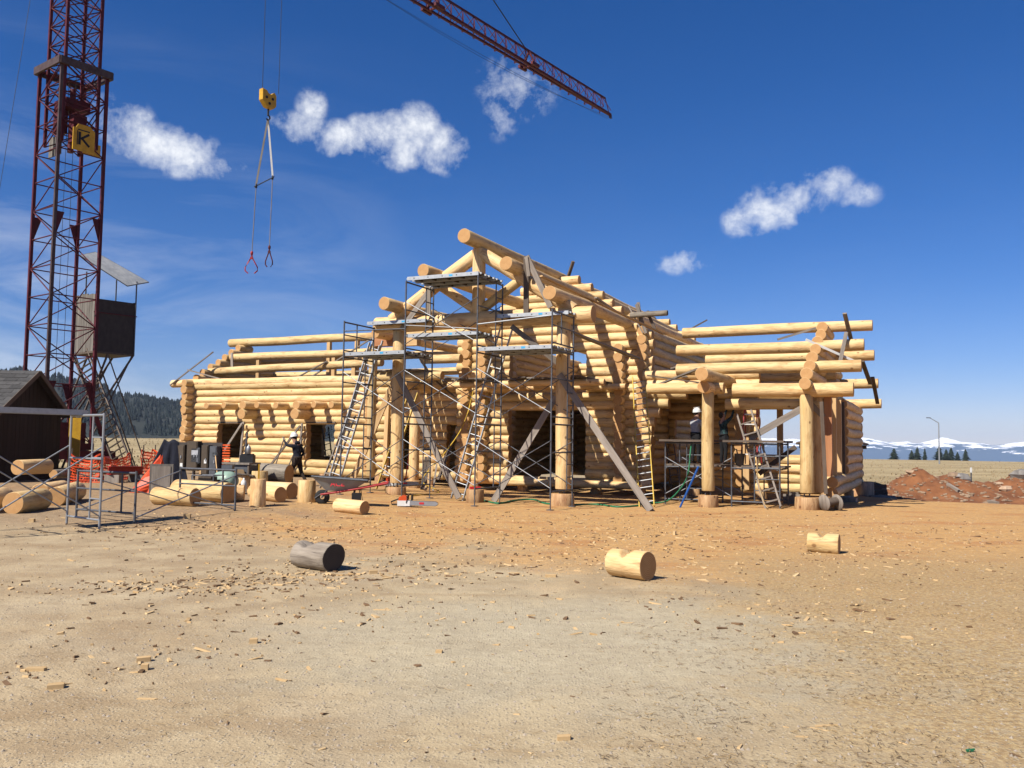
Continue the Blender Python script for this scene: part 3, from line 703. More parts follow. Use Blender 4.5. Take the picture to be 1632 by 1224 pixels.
# ---- street lamp and marker post in the field
def street_lamp():
    b = dp(1497, 731, 190); z = zg(b.x, b.y); tz = dp(1499, 674, 190).z-z; e = dp(1482, 666, 190)
    t = thing('street_lamp', 'tall steel street lamp with one raised arm beyond the field', 'street lamp', (b.x, b.y, z))
    MB().tube((0, 0, -.3), (0, 0, tz), .16, 10, .11).build('pole', 'galv', t)
    a = Vector((e.x-b.x, e.y-b.y, e.z-z)); MB().tube((0, 0, tz), a, .09, 8, .07).build('arm', 'galv', t)
    MB().bar(a+Vector((.15, 0, 0)), a+Vector((-.75, 0, .02)), .3, .16).build('lamp_head', 'steel_grey', t)
street_lamp()
def marker():
    b = dp(1548, 768, 46); z = zg(b.x, b.y); h = dp(1548, 745, 46).z-z
    t = thing('marker_post', 'thin steel marker post with pale cap standing behind the red earth', 'post', (b.x, b.y, z))
    MB().bar((0, 0, -.3), (0, 0, h*.86), .05, .05).build('stake', 'steel_grey', t); MB().bar((0, 0, h*.8), (0, 0, h), .075, .075).build('cap', 'white', t)
marker()

# ---- the air: even pale haze round the whole place
def haze():
    vs = [(x, y, z) for z in (-190, 190) for y in (-10800, 10800) for x in (-10800, 10800)]
    mb = MB().add(vs, [(0, 2, 3, 1), (4, 5, 7, 6), (0, 1, 5, 4), (2, 6, 7, 3), (0, 4, 6, 2), (1, 3, 7, 5)])
    mt = bpy.data.materials.new('air'); mt.use_nodes = True; nt = mt.node_tree
    for n in list(nt.nodes):
        if n.type != 'OUTPUT_MATERIAL': nt.nodes.remove(n)
    out = nt.nodes['Material Output']; v = nt.nodes.new('ShaderNodeVolumePrincipled')
    v.inputs['Color'].default_value = (.62, .78, 1.0, 1); v.inputs['Density'].default_value = HAZE; v.inputs['Anisotropy'].default_value = .0
    nt.links.new(v.outputs[0], out.inputs['Volume'])
    MATS['air'] = mt
    tag(mb.build('haze', 'air'), 'thin blue haze in the far air', 'haze', kind='stuff')
HAZE = 0.00006
haze()

# ================================================================== THE LOG HOUSE
house = thing('log_house', 'unfinished house of peeled pale logs without a roof, porch trusses at its front', 'house', HO, -TH)
CE = 0.30                                   # height of one course
def hlog(p, q, r=.175, name='log', r2=None, **k): return log(name, p, q, r, r2, house, **k)
def hboard(p, q, w, h, mat='board_grey', name='brace', up=None): return board(name, p, q, w, h, mat, house, up)
def log_wall(axis, c, a0, a1, z0, n, openings=(), over=.42, over2=None, skip=()):
    over2 = over if over2 is None else over2
    for k in range(n):
        if k in skip: continue
        zc = z0+CE*(k+.5); iv = [(a0-over+rj(.06), a1+over2+rj(.06))]
        for (b0, b1, lo, hi) in openings:
            if lo <= zc <= hi:
                nv = []
                for s, e in iv:
                    if e <= b0 or s >= b1: nv.append((s, e)); continue
                    if s < b0-.15: nv.append((s, b0+rj(.012)))
                    if e > b1+.15: nv.append((b1+rj(.012), e))
                iv = nv
        for s, e in iv:
            r = random.uniform(.168, .182); rr = r*random.uniform(.93, 1.0)
            if random.random() < .5: r, rr = rr, r
            j1, j2 = rj(.008), rj(.006)
            if axis == 'u': hlog((s, c+j1, zc+j2), (e, c+j1, zc+j2), r, r2=rr)
            else: hlog((c+j1, s, zc+j2), (c+j1, e, zc+j2), r, r2=rr)

# ---- middle block: front wall with the wide doorway, gable, side walls
log_wall('u', 6.0, -6.3, .55, .25, 18, [(-4.55, -1.54, .56, 3.0), (-4.55, -1.54, 3.65, 5.05)], over2=.30)
for k in range(7):
    zc = 5.80+CE*k
    e = -2.1+(7.86-(zc+.17))*1.28+.28*math.sin(PI*max(0, min(1, (7.86-zc)/2.1)))
    hlog((-5.54-e+rj(.05), 6.0, zc), (e+rj(.05), 6.0, zc), .17)
log_wall('v', .55, 6.0, 17.0, .40, 18, over=.35)
log_wall('v', -6.3, 6.0, 17.0, .40, 18, over=.35)
for u in (-.25, -5.55):
    log_wall('v', u, 6.0, 8.2, .40, 16, over=.45, over2=0)
for k in range(5):
    zc = 6.3+CE*k; e = -2.1+(7.86-(zc+.17))*1.28
    hlog((-2.9, 17.0, zc), (e+.25+rj(.05), 17.0, zc), .17)
log_wall('u', 17.0, -6.3, .55, .25, 18)
MB().box((-2.9, 13.0, 3.25), (6.4, 7.4, .12)).build('loft_floor', 'plywood', house)
# ---- porch truss
RC = -2.77
for u in (0.0, -5.55): hlog((u, 0, .47), (u, 0, 5.20), .215, 'post', .205, seg=20)
hlog((-6.4, 0, 5.42), (.9, 0, 5.42), .25, 'tie_beam', .24, seg=20)
hlog((RC, 0, 5.6), (RC, 0, 7.58), .2, 'king_post', seg=20)
hlog((-5.85, 0, 5.55), (RC-.12, 0, 7.40), .20, 'rafter'); hlog((.31, 0, 5.55), (RC+.12, 0, 7.40), .20, 'rafter')
hlog((RC-.1, 0, 5.72), (-4.15, 0, 6.55), .145, 'strut'); hlog((RC+.1, 0, 5.72), (-1.39, 0, 6.55), .145, 'strut')
hlog((RC, -1.0, 7.76), (RC, 9.0, 7.80), .215, 'ridge_log', .20, seg=20); hlog((RC, 9.02, 7.80), (RC, 18.2, 7.80), .2, 'ridge_log', .19)
for s in (-1, 1):
    hlog((RC+1.38*s, -1.0, 6.84), (RC+1.38*s, 6.35, 6.86), .20, 'purlin', .19, seg=18)
    hlog((RC+2.74*s, -1.0, 5.93), (RC+2.74*s, 6.3, 5.96), .20, 'purlin', .185, seg=18)
    hlog((RC+1.38*s, 6.4, 7.02), (RC+1.38*s, 17.6, 7.02), .19, 'purlin', .18)
    hlog((RC+2.74*s, 6.4, 6.22), (RC+2.74*s, 17.6, 6.22), .19, 'purlin', .18)
# temporary bracing of the truss and posts
hboard((-1.09, -.27, 7.18), (-1.07, -.27, 5.45), .16, .045, 'board_dark', up=(0, 1, 0))
hboard((-1.05, -.33, 7.15), (-.28, -.33, 5.62), .16, .045, 'board_grey', up=(0, 1, 0))
hboard((-1.03, -.38, 7.12), (-.95, -.38, 6.55), .10, .04, 'board_grey', up=(0, 1, 0))
hboard((-4.12, -.27, 6.62), (-5.30, -.27, 5.22), .17, .045, 'board_grey', up=(0, 1, 0))
hboard((-4.37, -.31, 7.12), (-4.33, -.31, 5.60), .16, .045, 'board_grey', up=(0, 1, 0))
hboard((-.02, -.27, 3.70), (2.74, -.55, .03), .19, .045, 'board_grey', up=(0, 1, 0))
hboard((-.35, .27, 3.1), (-2.25, .15, .03), .19, .045, 'board_grey', up=(0, 1, 0))
hboard((-5.45, -.27, 3.85), (-3.22, -.20, .10), .19, .045, 'board_grey', up=(0, 1, 0))
hboard((-5.75, .27, 3.95), (-7.75, .55, .18), .20, .05, 'board_new', up=(0, 1, 0))
hboard((-.10, 0.28, 5.05), (.62, 5.0, 4.62), .20, .05, 'board_grey')
hboard((-1.55, -.25, 5.15), (-.25, .30, 4.05), .15, .045, 'board_grey', up=(0, 1, 0))
hboard((.05, 5.4, 6.05), (-.55, 4.1, 6.6), .13, .045, 'board_grey')
hboard((-.6, -.3, 6.55), (1.25, 5.9, 5.52), .11, .04, 'board_new')
hboard((-2.2, 6.2, 8.35), (-2.65, 6.6, 7.6), .1, .09, 'board_dark')
hlog((.20, 5.5, 6.15), (1.50, 5.5, 6.17), .095, 'prop_pole', mats=('log_grey', 'log_grey_end'), seg=12)
for du, a in ((0, .0), (.14, .18), (.05, .35)):
    hboard((.55+du, 5.75-a*.3, 5.55), (.42+du-a, 5.65-a*.3, 6.62-a*.4), .11, .045, 'board_grey')
hboard((.75, 5.62, 6.30), (1.05, 5.7, 5.55), .1, .04, 'board_dark', up=(0, 1, 0))
# floor beams in the wide doorway
hlog((-4.5, 5.55, .36), (.4, 5.55, .36), .13, 'floor_beam', seg=14)

# ---- left wing
LWZ = .33
log_wall('u', 6.4, -20.6, -6.7, LWZ, 13, [(-18.96, -17.52, 1.02, 2.43), (-14.06, -12.65, 1.08, 2.45), (-10.2, -9.0, .5, 2.3), (-7.37, -6.55, .62, 2.4)], over=.5, over2=.1)
hlog((-21.9, 6.4, LWZ+13*CE+.02), (-11.3, 6.4, LWZ+13*CE+.02), .18, 'plate_log', .17)
log_wall('v', -20.6, 6.4, 12.7, LWZ+.15, 13, over=.55)
for k in range(7):
    zc = 4.50+.27*k; v0 = 5.95+(zc-4.18)/.62
    hlog((-20.6, v0+rj(.05), zc), (-20.6, 19.1-v0, zc), .165)
log_wall('u', 12.7, -20.6, -6.7, LWZ, 13, [(-18.15, -17.15, .95, 2.7)], over=.4)
log_wall('v', -10.85, 6.4, 8.6, LWZ+.15, 12, over=.45, over2=0)
hlog((-21.5, 9.55, 6.42), (-6.9, 9.55, 6.45), .20, 'ridge_log', .185)
hlog((-20.7, 7.45, 4.86), (-11.2, 7.45, 5.02), .18, 'purlin', .17); hlog((-20.4, 8.5, 5.60), (-11.0, 8.5, 5.60), .18, 'purlin', .17)
hlog((-20.9, 11.65, 4.95), (-8, 11.65, 4.98), .18, 'purlin', .17); hlog((-20.9, 10.6, 5.62), (-8, 10.6, 5.66), .18, 'purlin', .17)
MB().box((-13.6, 9.55, 3.02), (13.6, 5.9, .10)).build('loft_floor', 'plywood', house)
for u, v, z0, z1 in ((-15.5, 9.5, 3.07, 6.25), (-13.95, 9.5, 3.07, 6.25), (-18.75, 8.5, 3.07, 5.44), (-12.3, 8.5, 3.07, 5.44), (-14.45, 8.5, 3.07, 5.44), (-14.9, 10.6, 3.07, 5.46), (-12.6, 7.45, 3.07, 4.85), (-11.5, 6.62, .4, 5.3), (-11.2, 6.9, 3.07, 6.2)):
    hboard((u, v, z0), (u, v, z1), .17, .17, 'board_new', 'stud_post', up=(0, 1, 0))
# floor joists sticking out of the front wall, two of them on brackets
for u, big in ((-18.88, 0), (-17.92, 0), (-16.84, 1), (-16.09, 0), (-15.09, 0), (-14.01, 1), (-13.15, 0), (-12.28, 0)):
    L_ = 5.50+rj(.05)
    hlog((u, L_, 3.19), (u, 7.2, 3.17), .135+.045*big, 'joist', .13+.04*big, seg=14)
    if big: hlog((u-.03, 5.40, 2.83), (u-.03, 7.0, 2.83), .215, 'joist', .2, seg=16)
# braces and props on the left wing
hboard((-21.75, 6.1, 4.15), (-20.15, 7.05, 5.72), .12, .04, 'board_grey'); hboard((-20.9, 6.3, 4.85), (-18.6, 6.9, 4.25), .13, .05, 'board_grey')
hboard((-19.65, 7.7, 5.72), (-19.5, 7.6, 4.95), .13, .045, 'board_grey', up=(0, 1, 0))
hboard((-15.05, 7.25, 4.30), (-11.9, 8.4, 6.45), .12, .045, 'board_grey'); hboard((-15.1, 6.7, 4.38), (-13.9, 7.3, 5.15), .12, .045, 'board_grey')
hboard((-17.35, 6.1, 2.5), (-17.35, 5.95, .55), .09, .05, 'board_grey', up=(0, 1, 0)); hboard((-17.33, 6.0, 2.45), (-18.35, 5.3, .35), .09, .05, 'board_grey', up=(0, 1, 0))
hboard((-14.2, 6.1, 2.45), (-14.2, 6.0, .8), .09, .05, 'board_grey', up=(0, 1, 0)); hboard((-14.25, 6.05, 2.35), (-15.3, 5.2, .4), .09, .05, 'board_dark', up=(0, 1, 0))
hboard((-18.96, 6.27, 2.47), (-17.45, 6.27, 2.47), .10, .06, 'board_dark', 'window_head'); hboard((-14.1, 6.27, 2.49), (-12.6, 6.27, 2.49), .10, .06, 'board_dark', 'window_head')
# ---- small porch in the angle between the left wing and the middle block
hlog((-7.42, 4.0, .34), (-7.42, 4.0, 3.62), .185, 'post', .18, seg=18)
hlog((-7.55, 3.35, 3.78), (-7.55, 6.4, 3.80), .17, 'porch_beam', seg=16); hlog((-9.6, 4.0, 4.12), (-6.3, 4.0, 4.12), .16, 'porch_beam', seg=16)
hboard((-7.25, 4.2, 4.22), (-5.35, 5.3, 3.98), .30, .05, 'board_grey')
hlog((-7.85, 2.0, 5.47), (-7.85, 9.0, 5.50), .17, 'purlin', .16); hlog((-7.9, 5.2, 4.85), (-6.2, 5.2, 4.85), .17, 'porch_beam')
hboard((-8.5, 3.0, 5.28), (-7.2, 3.0, 5.28), .30, .30, 'board_red', 'header_beam'); hboard((-6.95, 2.2, 5.15), (-6.2, 2.2, 5.15), .26, .30, 'board_new', 'header_beam')
hboard((-7.2, 4.3, 4.3), (-6.3, 5.2, 3.3), .12, .05, 'board_dark'); hboard((-7.3, 3.9, 4.9), (-6.9, 4.4, 4.0), .12, .05, 'board_dark')
hlog((-8.6, 3.0, .5), (-8.6, 3.0, 5.12), .15, 'post', seg=14)
hboard((-9.9, 5.9, .5), (-9.9, 6.0, 3.3), .17, .17, 'board_new', 'stud_post', up=(0, 1, 0)); hboard((-6.75, 6.05, 2.4), (-7.15, 5.3, .35), .12, .05, 'board_dark', up=(0, 1, 0))

# ---- right wing
log_wall('u', 6.3, 3.75, 6.7, .28, 13, [(3.85, 6.45, 1.50, 2.86)], over=0, over2=.1)
log_wall('v', 3.75, 6.3, 8.6, .43, 9, over=.2)
log_wall('u', 8.6, .7, 3.75, .28, 12, [(.95, 1.62, 1.1, 2.8)], over=0)               # shaded wall at the back of the arched recess
def arch_wall(v, u0, u1, uc, z0, hw0, rise):
    for k in range(13):
        zc = .28+CE*(k+.5)
        if zc < z0: w = hw0
        elif zc < z0+rise: w = hw0*math.sqrt(1-((zc-z0)/rise)**2)
        else: w = 0
        if w < .05: hlog((u0+rj(.03), v, zc), (u1+rj(.03), v, zc), .172); continue
        hlog((u0+rj(.02), v, zc), (uc-w, v, zc), .172)
        if zc >= z0-.3: hlog((uc+w, v, zc), (u1+rj(.03), v, zc), .172)
arch_wall(5.2, .75, 4.55, 2.75, 2.0, 1.68, 1.5)
MB().box((2.2, 6.95, 3.62), (3.0, 3.2, .06)).build('recess_ceiling', 'plywood', house)
hlog((3.66, 1.2, 3.76), (3.66, 6.7, 3.77), .19, 'porch_beam', .18, seg=18); hlog((3.66, 1.55, 3.40), (3.66, 2.75, 3.40), .18, 'bolster', seg=18)
hlog((1.75, 2.4, 3.42), (4.05, 2.4, 3.42), .165, 'porch_beam', seg=16)
hlog((3.66, 2.05, .46), (3.66, 2.05, 3.27), .18, 'post', .17, seg=18)
hlog((6.27, 2.8, .46), (6.27, 2.8, 3.22), .195, 'post', .185, seg=18); hlog((6.52, 3.35, .46), (6.52, 3.35, 3.2), .17, 'post', .165, seg=18)
hlog((4.22, 2.8, 3.38), (7.53, 2.8, 3.36), .20, 'plate_log', .205, seg=18)
hlog((3.9, 3.3, 2.98), (6.6, 3.3, 2.98), .16, 'porch_beam', seg=16)
RR = 7.7
for v, z, u0, u1, nm in ((RR, 5.76, 1.45, 7.75, 'ridge_log'), (5.4, 4.87, 1.85, 7.64, 'purlin'), (4.1, 4.13, 2.2, 7.65, 'purlin'),
                         (9.3, 4.93, 1.9, 7.70, 'purlin'), (11.4, 4.10, 1.6, 7.70, 'purlin'), (12.9, 3.42, 1.6, 7.72, 'plate_log')):
    hlog((u0, v, z), (u1, v, z), .185, nm, .18, seg=18)
for k in range(8):
    f = k/7.0; zc = 3.50+(5.60-3.50)*f; v0 = 2.05+(6.55-2.05)*f
    hlog((6.3+rj(.02), v0, zc), (6.3+rj(.02), 2*RR-v0+(.0 if k > 2 else -.5), zc), .165+.01*(k % 2), seg=16)
# side wall with its tall window opening and the sawn bucks in it
log_wall('v', 6.85, 3.75, 13.2, .30, 10, [(2.0, 7.0, .88, 3.4)], over=.1, over2=.4)
for v, mt, u in ((3.3, 'board_red', 6.80), (4.35, 'board_new', 6.82), (5.45, 'board_new', 6.86), (6.7, 'board_dark', 6.84)):
    hboard((u, v, .92), (u, v, 3.2), .20, .15, mt, 'window_buck', up=(0, 1, 0))
hboard((6.72, 2.4, 3.0), (6.75, 3.0, .45), .10, .05, 'board_dark', up=(0, 1, 0))
log_wall('u', 13.2, 1.0, 6.85, .28, 10, [(1.2, 6.2, 1.2, 3.3)], over=.1)
hboard((4.9, 7.0, .4), (4.9, 7.0, 3.0), .18, .18, 'board_new', 'stud_post', up=(0, 1, 0)); hboard((4.0, 5.9, .35), (4.0, 5.9, 2.75), .2, .16, 'board_new', 'stud_post', up=(0, 1, 0))
hboard((4.65, 3.0, 1.98), (6.15, 2.95, 2.85), .19, .045, 'board_grey', up=(0, 1, 0)); hboard((4.6, 4.8, .9), (5.7, 4.8, 1.75), .15, .045, 'board_dark', up=(0, 1, 0))
hboard((6.35, 2.95, 3.0), (6.85, 3.4, 2.4), .15, .045, 'board_grey', up=(0, 1, 0))
hboard((1.2, 5.2, 3.72), (3.4, 1.9, 3.95), .10, .05, 'board_grey'); hboard((1.7, 2.6, 3.85), (3.6, 2.3, 3.55), .12, .04, 'board_dark')
# props and braces over the right gable
hboard((7.1, 5.3, 5.85), (7.2, 6.6, 5.05), .12, .05, 'board_grey'); hboard((7.15, 5.2, 5.25), (6.95, 4.6, 3.95), .11, .04, 'board_grey', up=(0, 1, 0))
hboard((6.05, 4.55, 5.0), (7.5, 5.2, 4.3), .07, .04, 'white', up=(0, 1, 0)); hboard((7.52, 6.2, 4.45), (7.55, 9.5, 3.95), .13, .05, 'board_dark')
hboard((7.6, 9.8, 4.2), (7.62, 12.2, 3.4), .13, .05, 'board_dark'); hboard((5.0, 6.0, 5.2), (6.1, 6.6, 5.6), .07, .07, 'board_grey')
hboard((1.9, 9.5, 6.45), (1.3, 9.3, 6.1), .06, .05, 'board_dark')
for u, z in ((1.75, 4.35), (1.85, 4.0)): hboard((u-.25, 6.1, z), (u+.4, 4.9, z-.02), .16, .05, 'board_grey')
# ---- blocks under the sills
for u, v, g in [(-19.8, 6.4, .2), (-16.5, 6.4, .2), (-13.2, 6.4, .2), (-10.5, 6.4, .2), (-8.2, 6.4, .2), (-6.0, 6.0, .15), (-4.0, 6.0, .1), (-1.2, 6.0, .05), (.4, 6.0, .02),
                (2.2, 6.3, 0), (4.4, 6.3, 0), (6.4, 6.3, -.05), (6.85, 3.2, 0), (6.85, 8.5, -.25), (6.85, 12.8, -.4), (-20.6, 12.5, .2), (-13, 12.7, .2), (1.5, 13.2, -.2), (4.5, 13.2, -.3)]:
    top = .36 if u < -6.4 else .30
    hlog((u, v, g-.35), (u, v, top+.02), .20, 'footing', seg=12, mats=('stump', 'log_end'))
for u, v in ((0, 0), (-5.55, 0), (3.66, 2.05), (6.27, 2.8)):
    for du in (-.07, .07): MB().tube((u+du, v-.04, .33), (u+du, v-.04, .5), .02, 8).build('bolt', 'steel_grey', house)
# loose planks laid over the porch beams as a working deck, plus a second deck added for shade
hlog((-5.6, 3.2, 3.72), (.1, 3.2, 3.72), .11, 'deck_beam', seg=12); hlog((-5.6, 5.35, 3.72), (.1, 5.35, 3.72), .11, 'deck_beam', seg=12)
for i in range(15):
    u = -5.0+.31*i
    if i in (5, 11): continue
    hboard((u, 2.75+rj(.3), 3.86+.012*(i % 3)), (u+rj(.12), 5.75+rj(.1), 3.86+.012*(i % 2)), .27, .045, 'board_dark' if i % 3 else 'board_grey', 'deck_shade_plank')
for i in range(9):  # deck over the small porch, added to shade the wall below it
    u = -9.7+.30*i; hboard((u, 3.75+rj(.15), 4.33+.012*(i % 2)), (u+rj(.06), 6.05, 4.40+.012*(i % 3)), .26, .045, 'board_dark' if i % 2 else 'board_grey', 'deck_shade_plank')

# ================================================================== STUMPS UNDER THE POSTS, LOG ROUNDS
def stump(name, p, r, h, label, group=None, mats=('stump', 'log_end'), r2=None):
    z = zg(p.x, p.y)
    o = log(name, (p.x, p.y, z-.06), (p.x, p.y, z+h), r, r2 or r*.94, None, mats, seg=18, rough=.05, wav=.0)
    tag(o, label, 'stump', group); return o
for u, v, r, h, lb in ((0, 0, .34, .0, 'split stump block under the thick porch post nearest the gold ladder'), (-5.55, 0, .30, .0, 'stump block under the thick porch post wrapped by scaffolding'),
                    (-7.42, 4.0, .32, .0, 'dark red stump block under the shorter porch post by the doorway'), (3.66, 2.05, .31, .0, 'round stump block under the porch post with workers behind'),
                    (6.27, 2.8, .36, .0, 'large rough stump block under the outermost porch post'), (6.62, 3.45, .22, .0, 'stump block tucked behind the outermost post stump')):
    p = hw(u, v, 0); zt = .33 if u > -7 else .35
    stump('post_stump', p, r, zt-zg(p.x, p.y)+.012, lb)
p = hw(-2.63, -.3, 0); stump('chopping_stump', p, .27, .38, 'free standing stump carrying a red cap among the scaffold legs')
g = zg(p.x, p.y)+.385
mb = MB(); mb.box((0, 0, .04), (.32, .12, .07), .3, 0); mb.box((-.05, .02, .075), (.10, .08, .05), .3, 1)
tag(mb.build('tool_case', ['red_hat', 'yellow_paint'], loc=(p.x, p.y, g)), 'small red and yellow tool case on a stump', 'tool case')

def lying(px0, px1, r, label, name='log_round', r2=None, z=0.0, mats=('log', 'log_end'), notch=None, group=None, cat='log', rough=.03):
    """a log lying on the ground between two photo points taken at its axis"""
    a, b = gp(*px0, r), gp(*px1, r)
    for q in (a, b): q.z = zg(q.x, q.y)+r+z-.015
    return tag(log(name, a, b, r, r2, None, mats, seg=22, notch=notch, rough=rough), label, cat, group)
# three short rounds left out in the yard
a = gp(975, 893, .2); b = gp(1035, 904, .2)
lying((976, 896), (1033, 903), .185, 'pale log round with a deep saddle notch in the middle of the yard', notch=(.30, .62, .085), r2=.195)
lying((478, 881), (531, 888), .185, 'grey weathered log round with splintered saddle and black sawn end', mats=('log_grey', 'log_grey_end'), notch=(.05, .55, .07), r2=.195, rough=.06)
lying((1288, 862), (1338, 865), .165, 'smaller pale notched log round lying in sawdust before the outermost post', notch=(.30, .60, .07), r2=.175)
lying((537, 810), (581, 813), .17, 'short clean peeled log lying just in front of the wheelbarrow')
# pile beside the shed
for i, (p0, p1, r, z, lb) in enumerate([((20, 807), (68, 802), .245, 0, 'peeled log round at the front foot of the pile by the shed'), ((26, 776), (74, 773), .23, .40, 'peeled log round resting on top of the pile by the shed'),
        ((-36, 807), (8, 801), .25, 0, 'log round cut off by the edge of the pile by the shed'), ((62, 797), (98, 791), .22, 0, 'dark ended log round behind the pile by the shed'), ((88, 800), (122, 793), .23, 0, 'log round with cracked end under the scaffold frame'),
        ((84, 774), (106, 772), .15, .18, 'thin grey log stub lying behind the pile by the shed')]):
    lying(p0, p1, r, lb, z=z, mats=('log', 'log_end') if i < 5 else ('log_grey', 'log_end'))
# row of peeled logs in front of the electrical stand
for p0, p1, r, lb in [((248, 800), (312, 803), .215, 'long peeled log nearest the low scaffold frame'), ((282, 791), (364, 796), .26, 'thick peeled log lying behind the low scaffold frame'),
        ((340, 797), (389, 797), .21, 'short peeled log with dark end between stump and low frame'), ((404, 795), (448, 799), .20, 'peeled log lying between the two upright blocks, the nearer one'),
        ((408, 789), (466, 793), .22, 'peeled log lying between the two upright blocks, the farther one')]:
    lying(p0, p1, r, lb)
def upright(px, py, r, h, label):
    p = gp(px, py); stump('chopping_block', p, r, h, label, mats=('log', 'log_end'))
upright(410, 817, .20, .66, 'upright chopping block with yellow tape standing on it')
upright(488, 810, .235, .56, 'upright split chopping block next to the wheelbarrow')
upright(412, 789, .28, .55, 'low upright block carrying one end of the saw log'); upright(386, 789, .27, .42, 'low upright block covered with rags near the tool table')
p = gp(410, 817); zt = zg(p.x, p.y)+.655
tag(MB().box((0, 0, .17), (.035, .025, .38), .4).build('yellow_level', 'yellow_paint', loc=(p.x-.02, p.y+.1, zt)), 'yellow tool handle stuck upright behind the chopping block', 'tool')
# log being worked on, lying on blocks
WZ = .86
pa, pb = dp(404, 752, 29.4), dp(461, 756, 29.0)
tag(log('saw_log', pa, pb, .29, .30, None, ('log_grey', 'log_end'), seg=20), 'heavy log raised on blocks beside the worker in white helmet', 'log')
for q, lb in ((pa, 'block under the far end of the raised log'), (pb, 'block under the worker end of the raised log')):
    f = q.lerp(pa.lerp(pb, .5), .35); zb = zg(f.x, f.y)
    tag(log('support_block', (f.x, f.y, zb-.05), (f.x, f.y, f.z-.26), .2, .2, None, ('stump', 'log_end'), seg=14), lb, 'block')
pc, pd = dp(404, 756, 30.2), dp(440, 753, 30.0)

# ================================================================== SCAFFOLDING
def frame_mesh(L, H, low=.16, ladder=.42, r=.024):
    """one welded end frame in the x-z plane, posts at x=0 and x=L"""
    mb = MB()
    mb.tube((0, 0, 0), (0, 0, H), r, 8); mb.tube((L, 0, 0), (L, 0, H), r, 8)
    mb.tube((0, 0, H-.04), (L, 0, H-.04), r, 8)
    if H > .8:
        mb.tube((0, 0, low), (L, 0, low), r*.9, 8); mb.tube((0, 0, H*.60), (L, 0, H*.60), r*.8, 8)
        mb.tube((L-ladder, 0, low), (L-ladder, 0, H-.04), r*.8, 8)
        n = 4
        for i in range(1, n+1):
            if H > 1.4: mb.tube((L-ladder, 0, low+(H-low)*i/(n+1.2)), (L, 0, low+(H-low)*i/(n+1.2)), r*.7, 6)
    else:
        mb.tube((0, 0, H*.5), (L, 0, H*.5), r*.8, 8); mb.tube((L*.5, 0, 0.02), (L*.5, 0, H-.04), r*.8, 8)
    return mb
def place(name, mesh, parent, p, xdir):
    o = bpy.data.objects.new(name, mesh); COL.objects.link(o); o.parent = parent
    o.location = p; o.rotation_euler = (0, 0, math.atan2(xdir[1], xdir[0])); return o
def plank_mesh(L, W=.48):
    mb = MB()
    for s in (-1, 1): mb.box((L/2, s*(W/2-.018), 0), (L, .036, .105), mi=0)
    mb.box((L/2, 0, .03), (L-.02, W-.075, .022), mi=1)
    for i in range(5): mb.box((L*(i+.5)/5, 0, -.012), (.05, W-.075, .045), mi=1)
    for x in (.0, L-.0):
        for s in (-1, 1): mb.box((x, s*(W/2-.09), .01), (.12, .05, .05), mi=0)
    mb.box((L*.62, -W/2-.002, 0), (.12, .003, .055), mi=2)
    for i in range(5): mb.box((L*(.1+.2*i), -W/2-.002, .0), (.03, .003, .03), mi=3)
    return mb.mesh('plank', ['alu', 'deck_ply', 'sticker', 'black'])
def brace_mesh(L, hA, hB, r=.0125, mat='galv'):
    return MB().tube((0, 0, hA), (L, 0, hB), r, 6).mesh('cross_brace', mat)
ST = thing('scaffold', 'three bay steel tube scaffold with aluminium planks in front of the porch truss', 'scaffold', HO, -TH)
SU = [-6.35, -4.20, -1.85, .40]; VF, VB = -1.8, -.25
fm = frame_mesh(VB-VF, 1.98).mesh('frame', 'steel_grey'); fm2 = frame_mesh(VB-VF, 2.12).mesh('frame', 'steel_grey'); fg = frame_mesh(VB-VF, 1.05, ladder=.9).mesh('frame', 'steel_grey')
for i, u in enumerate(SU):
    for v in (VF, VB):
        p = HO+HU*u+HV*v; g = zg(p.x, p.y)
        MB().box((u, v, g+.012), (.16, .16, .02)).tube((u, v, g+.01), (u, v, .34), .016, 8).build('base_jack', 'steel_grey', ST)
    place('frame', fm, ST, (u, VF, .32), (0, 1)); place('frame', fm, ST, (u, VF, 2.30), (0, 1))
    if i in (1, 2): place('frame', fm2, ST, (u, VF, 4.28), (0, 1))
    else: place('frame', fg, ST, (u, VF, 4.28), (0, 1))
for i in range(3):
    L = SU[i+1]-SU[i]
    for lv, z in enumerate((.32, 2.30, 4.28)):
        if lv == 2 and i != 1: continue
        for v in (VF-.03, VB+.03):
            place('cross_brace', brace_mesh(L, .25, 1.50, mat='steel_grey'), ST, (SU[i], v, z), (1, 0)); place('cross_brace', brace_mesh(L, 1.50, .25, mat='galv' if v < -1 else 'steel_grey'), ST, (SU[i], v+.026, z), (1, 0))  # paler steel in front for sunlit braces, darker steel behind for shaded ones
def planks(i, z, vs):
    L = SU[i+1]-SU[i]; me = plank_mesh(L-.02)
    for v in vs: place('plank', me, ST, (SU[i]+.01, v, z), (1, 0))
planks(0, 4.33, (-1.53, -1.03, -.53)); planks(2, 4.33, (-1.53, -1.03, -.53)); planks(1, 4.80, (-1.50, -.98)); planks(1, 6.46, (-1.53, -1.03, -.53))
planks(0, 5.40, (-.40,)); planks(2, 5.40, (-.40,))
MB().tube((SU[2], VF, 5.02), (SU[3], VF, 5.16), .021, 8).build('guard_rail', 'galv', ST)
MB().tube((SU[0], VF, 5.02), (SU[1], VF, 5.0), .018, 8).build('guard_rail', 'steel_grey', ST)
MB().tube((SU[1], VF, 5.10), (SU[2], VF, 4.9), .012, 8).build('guard_rail', 'galv', ST)
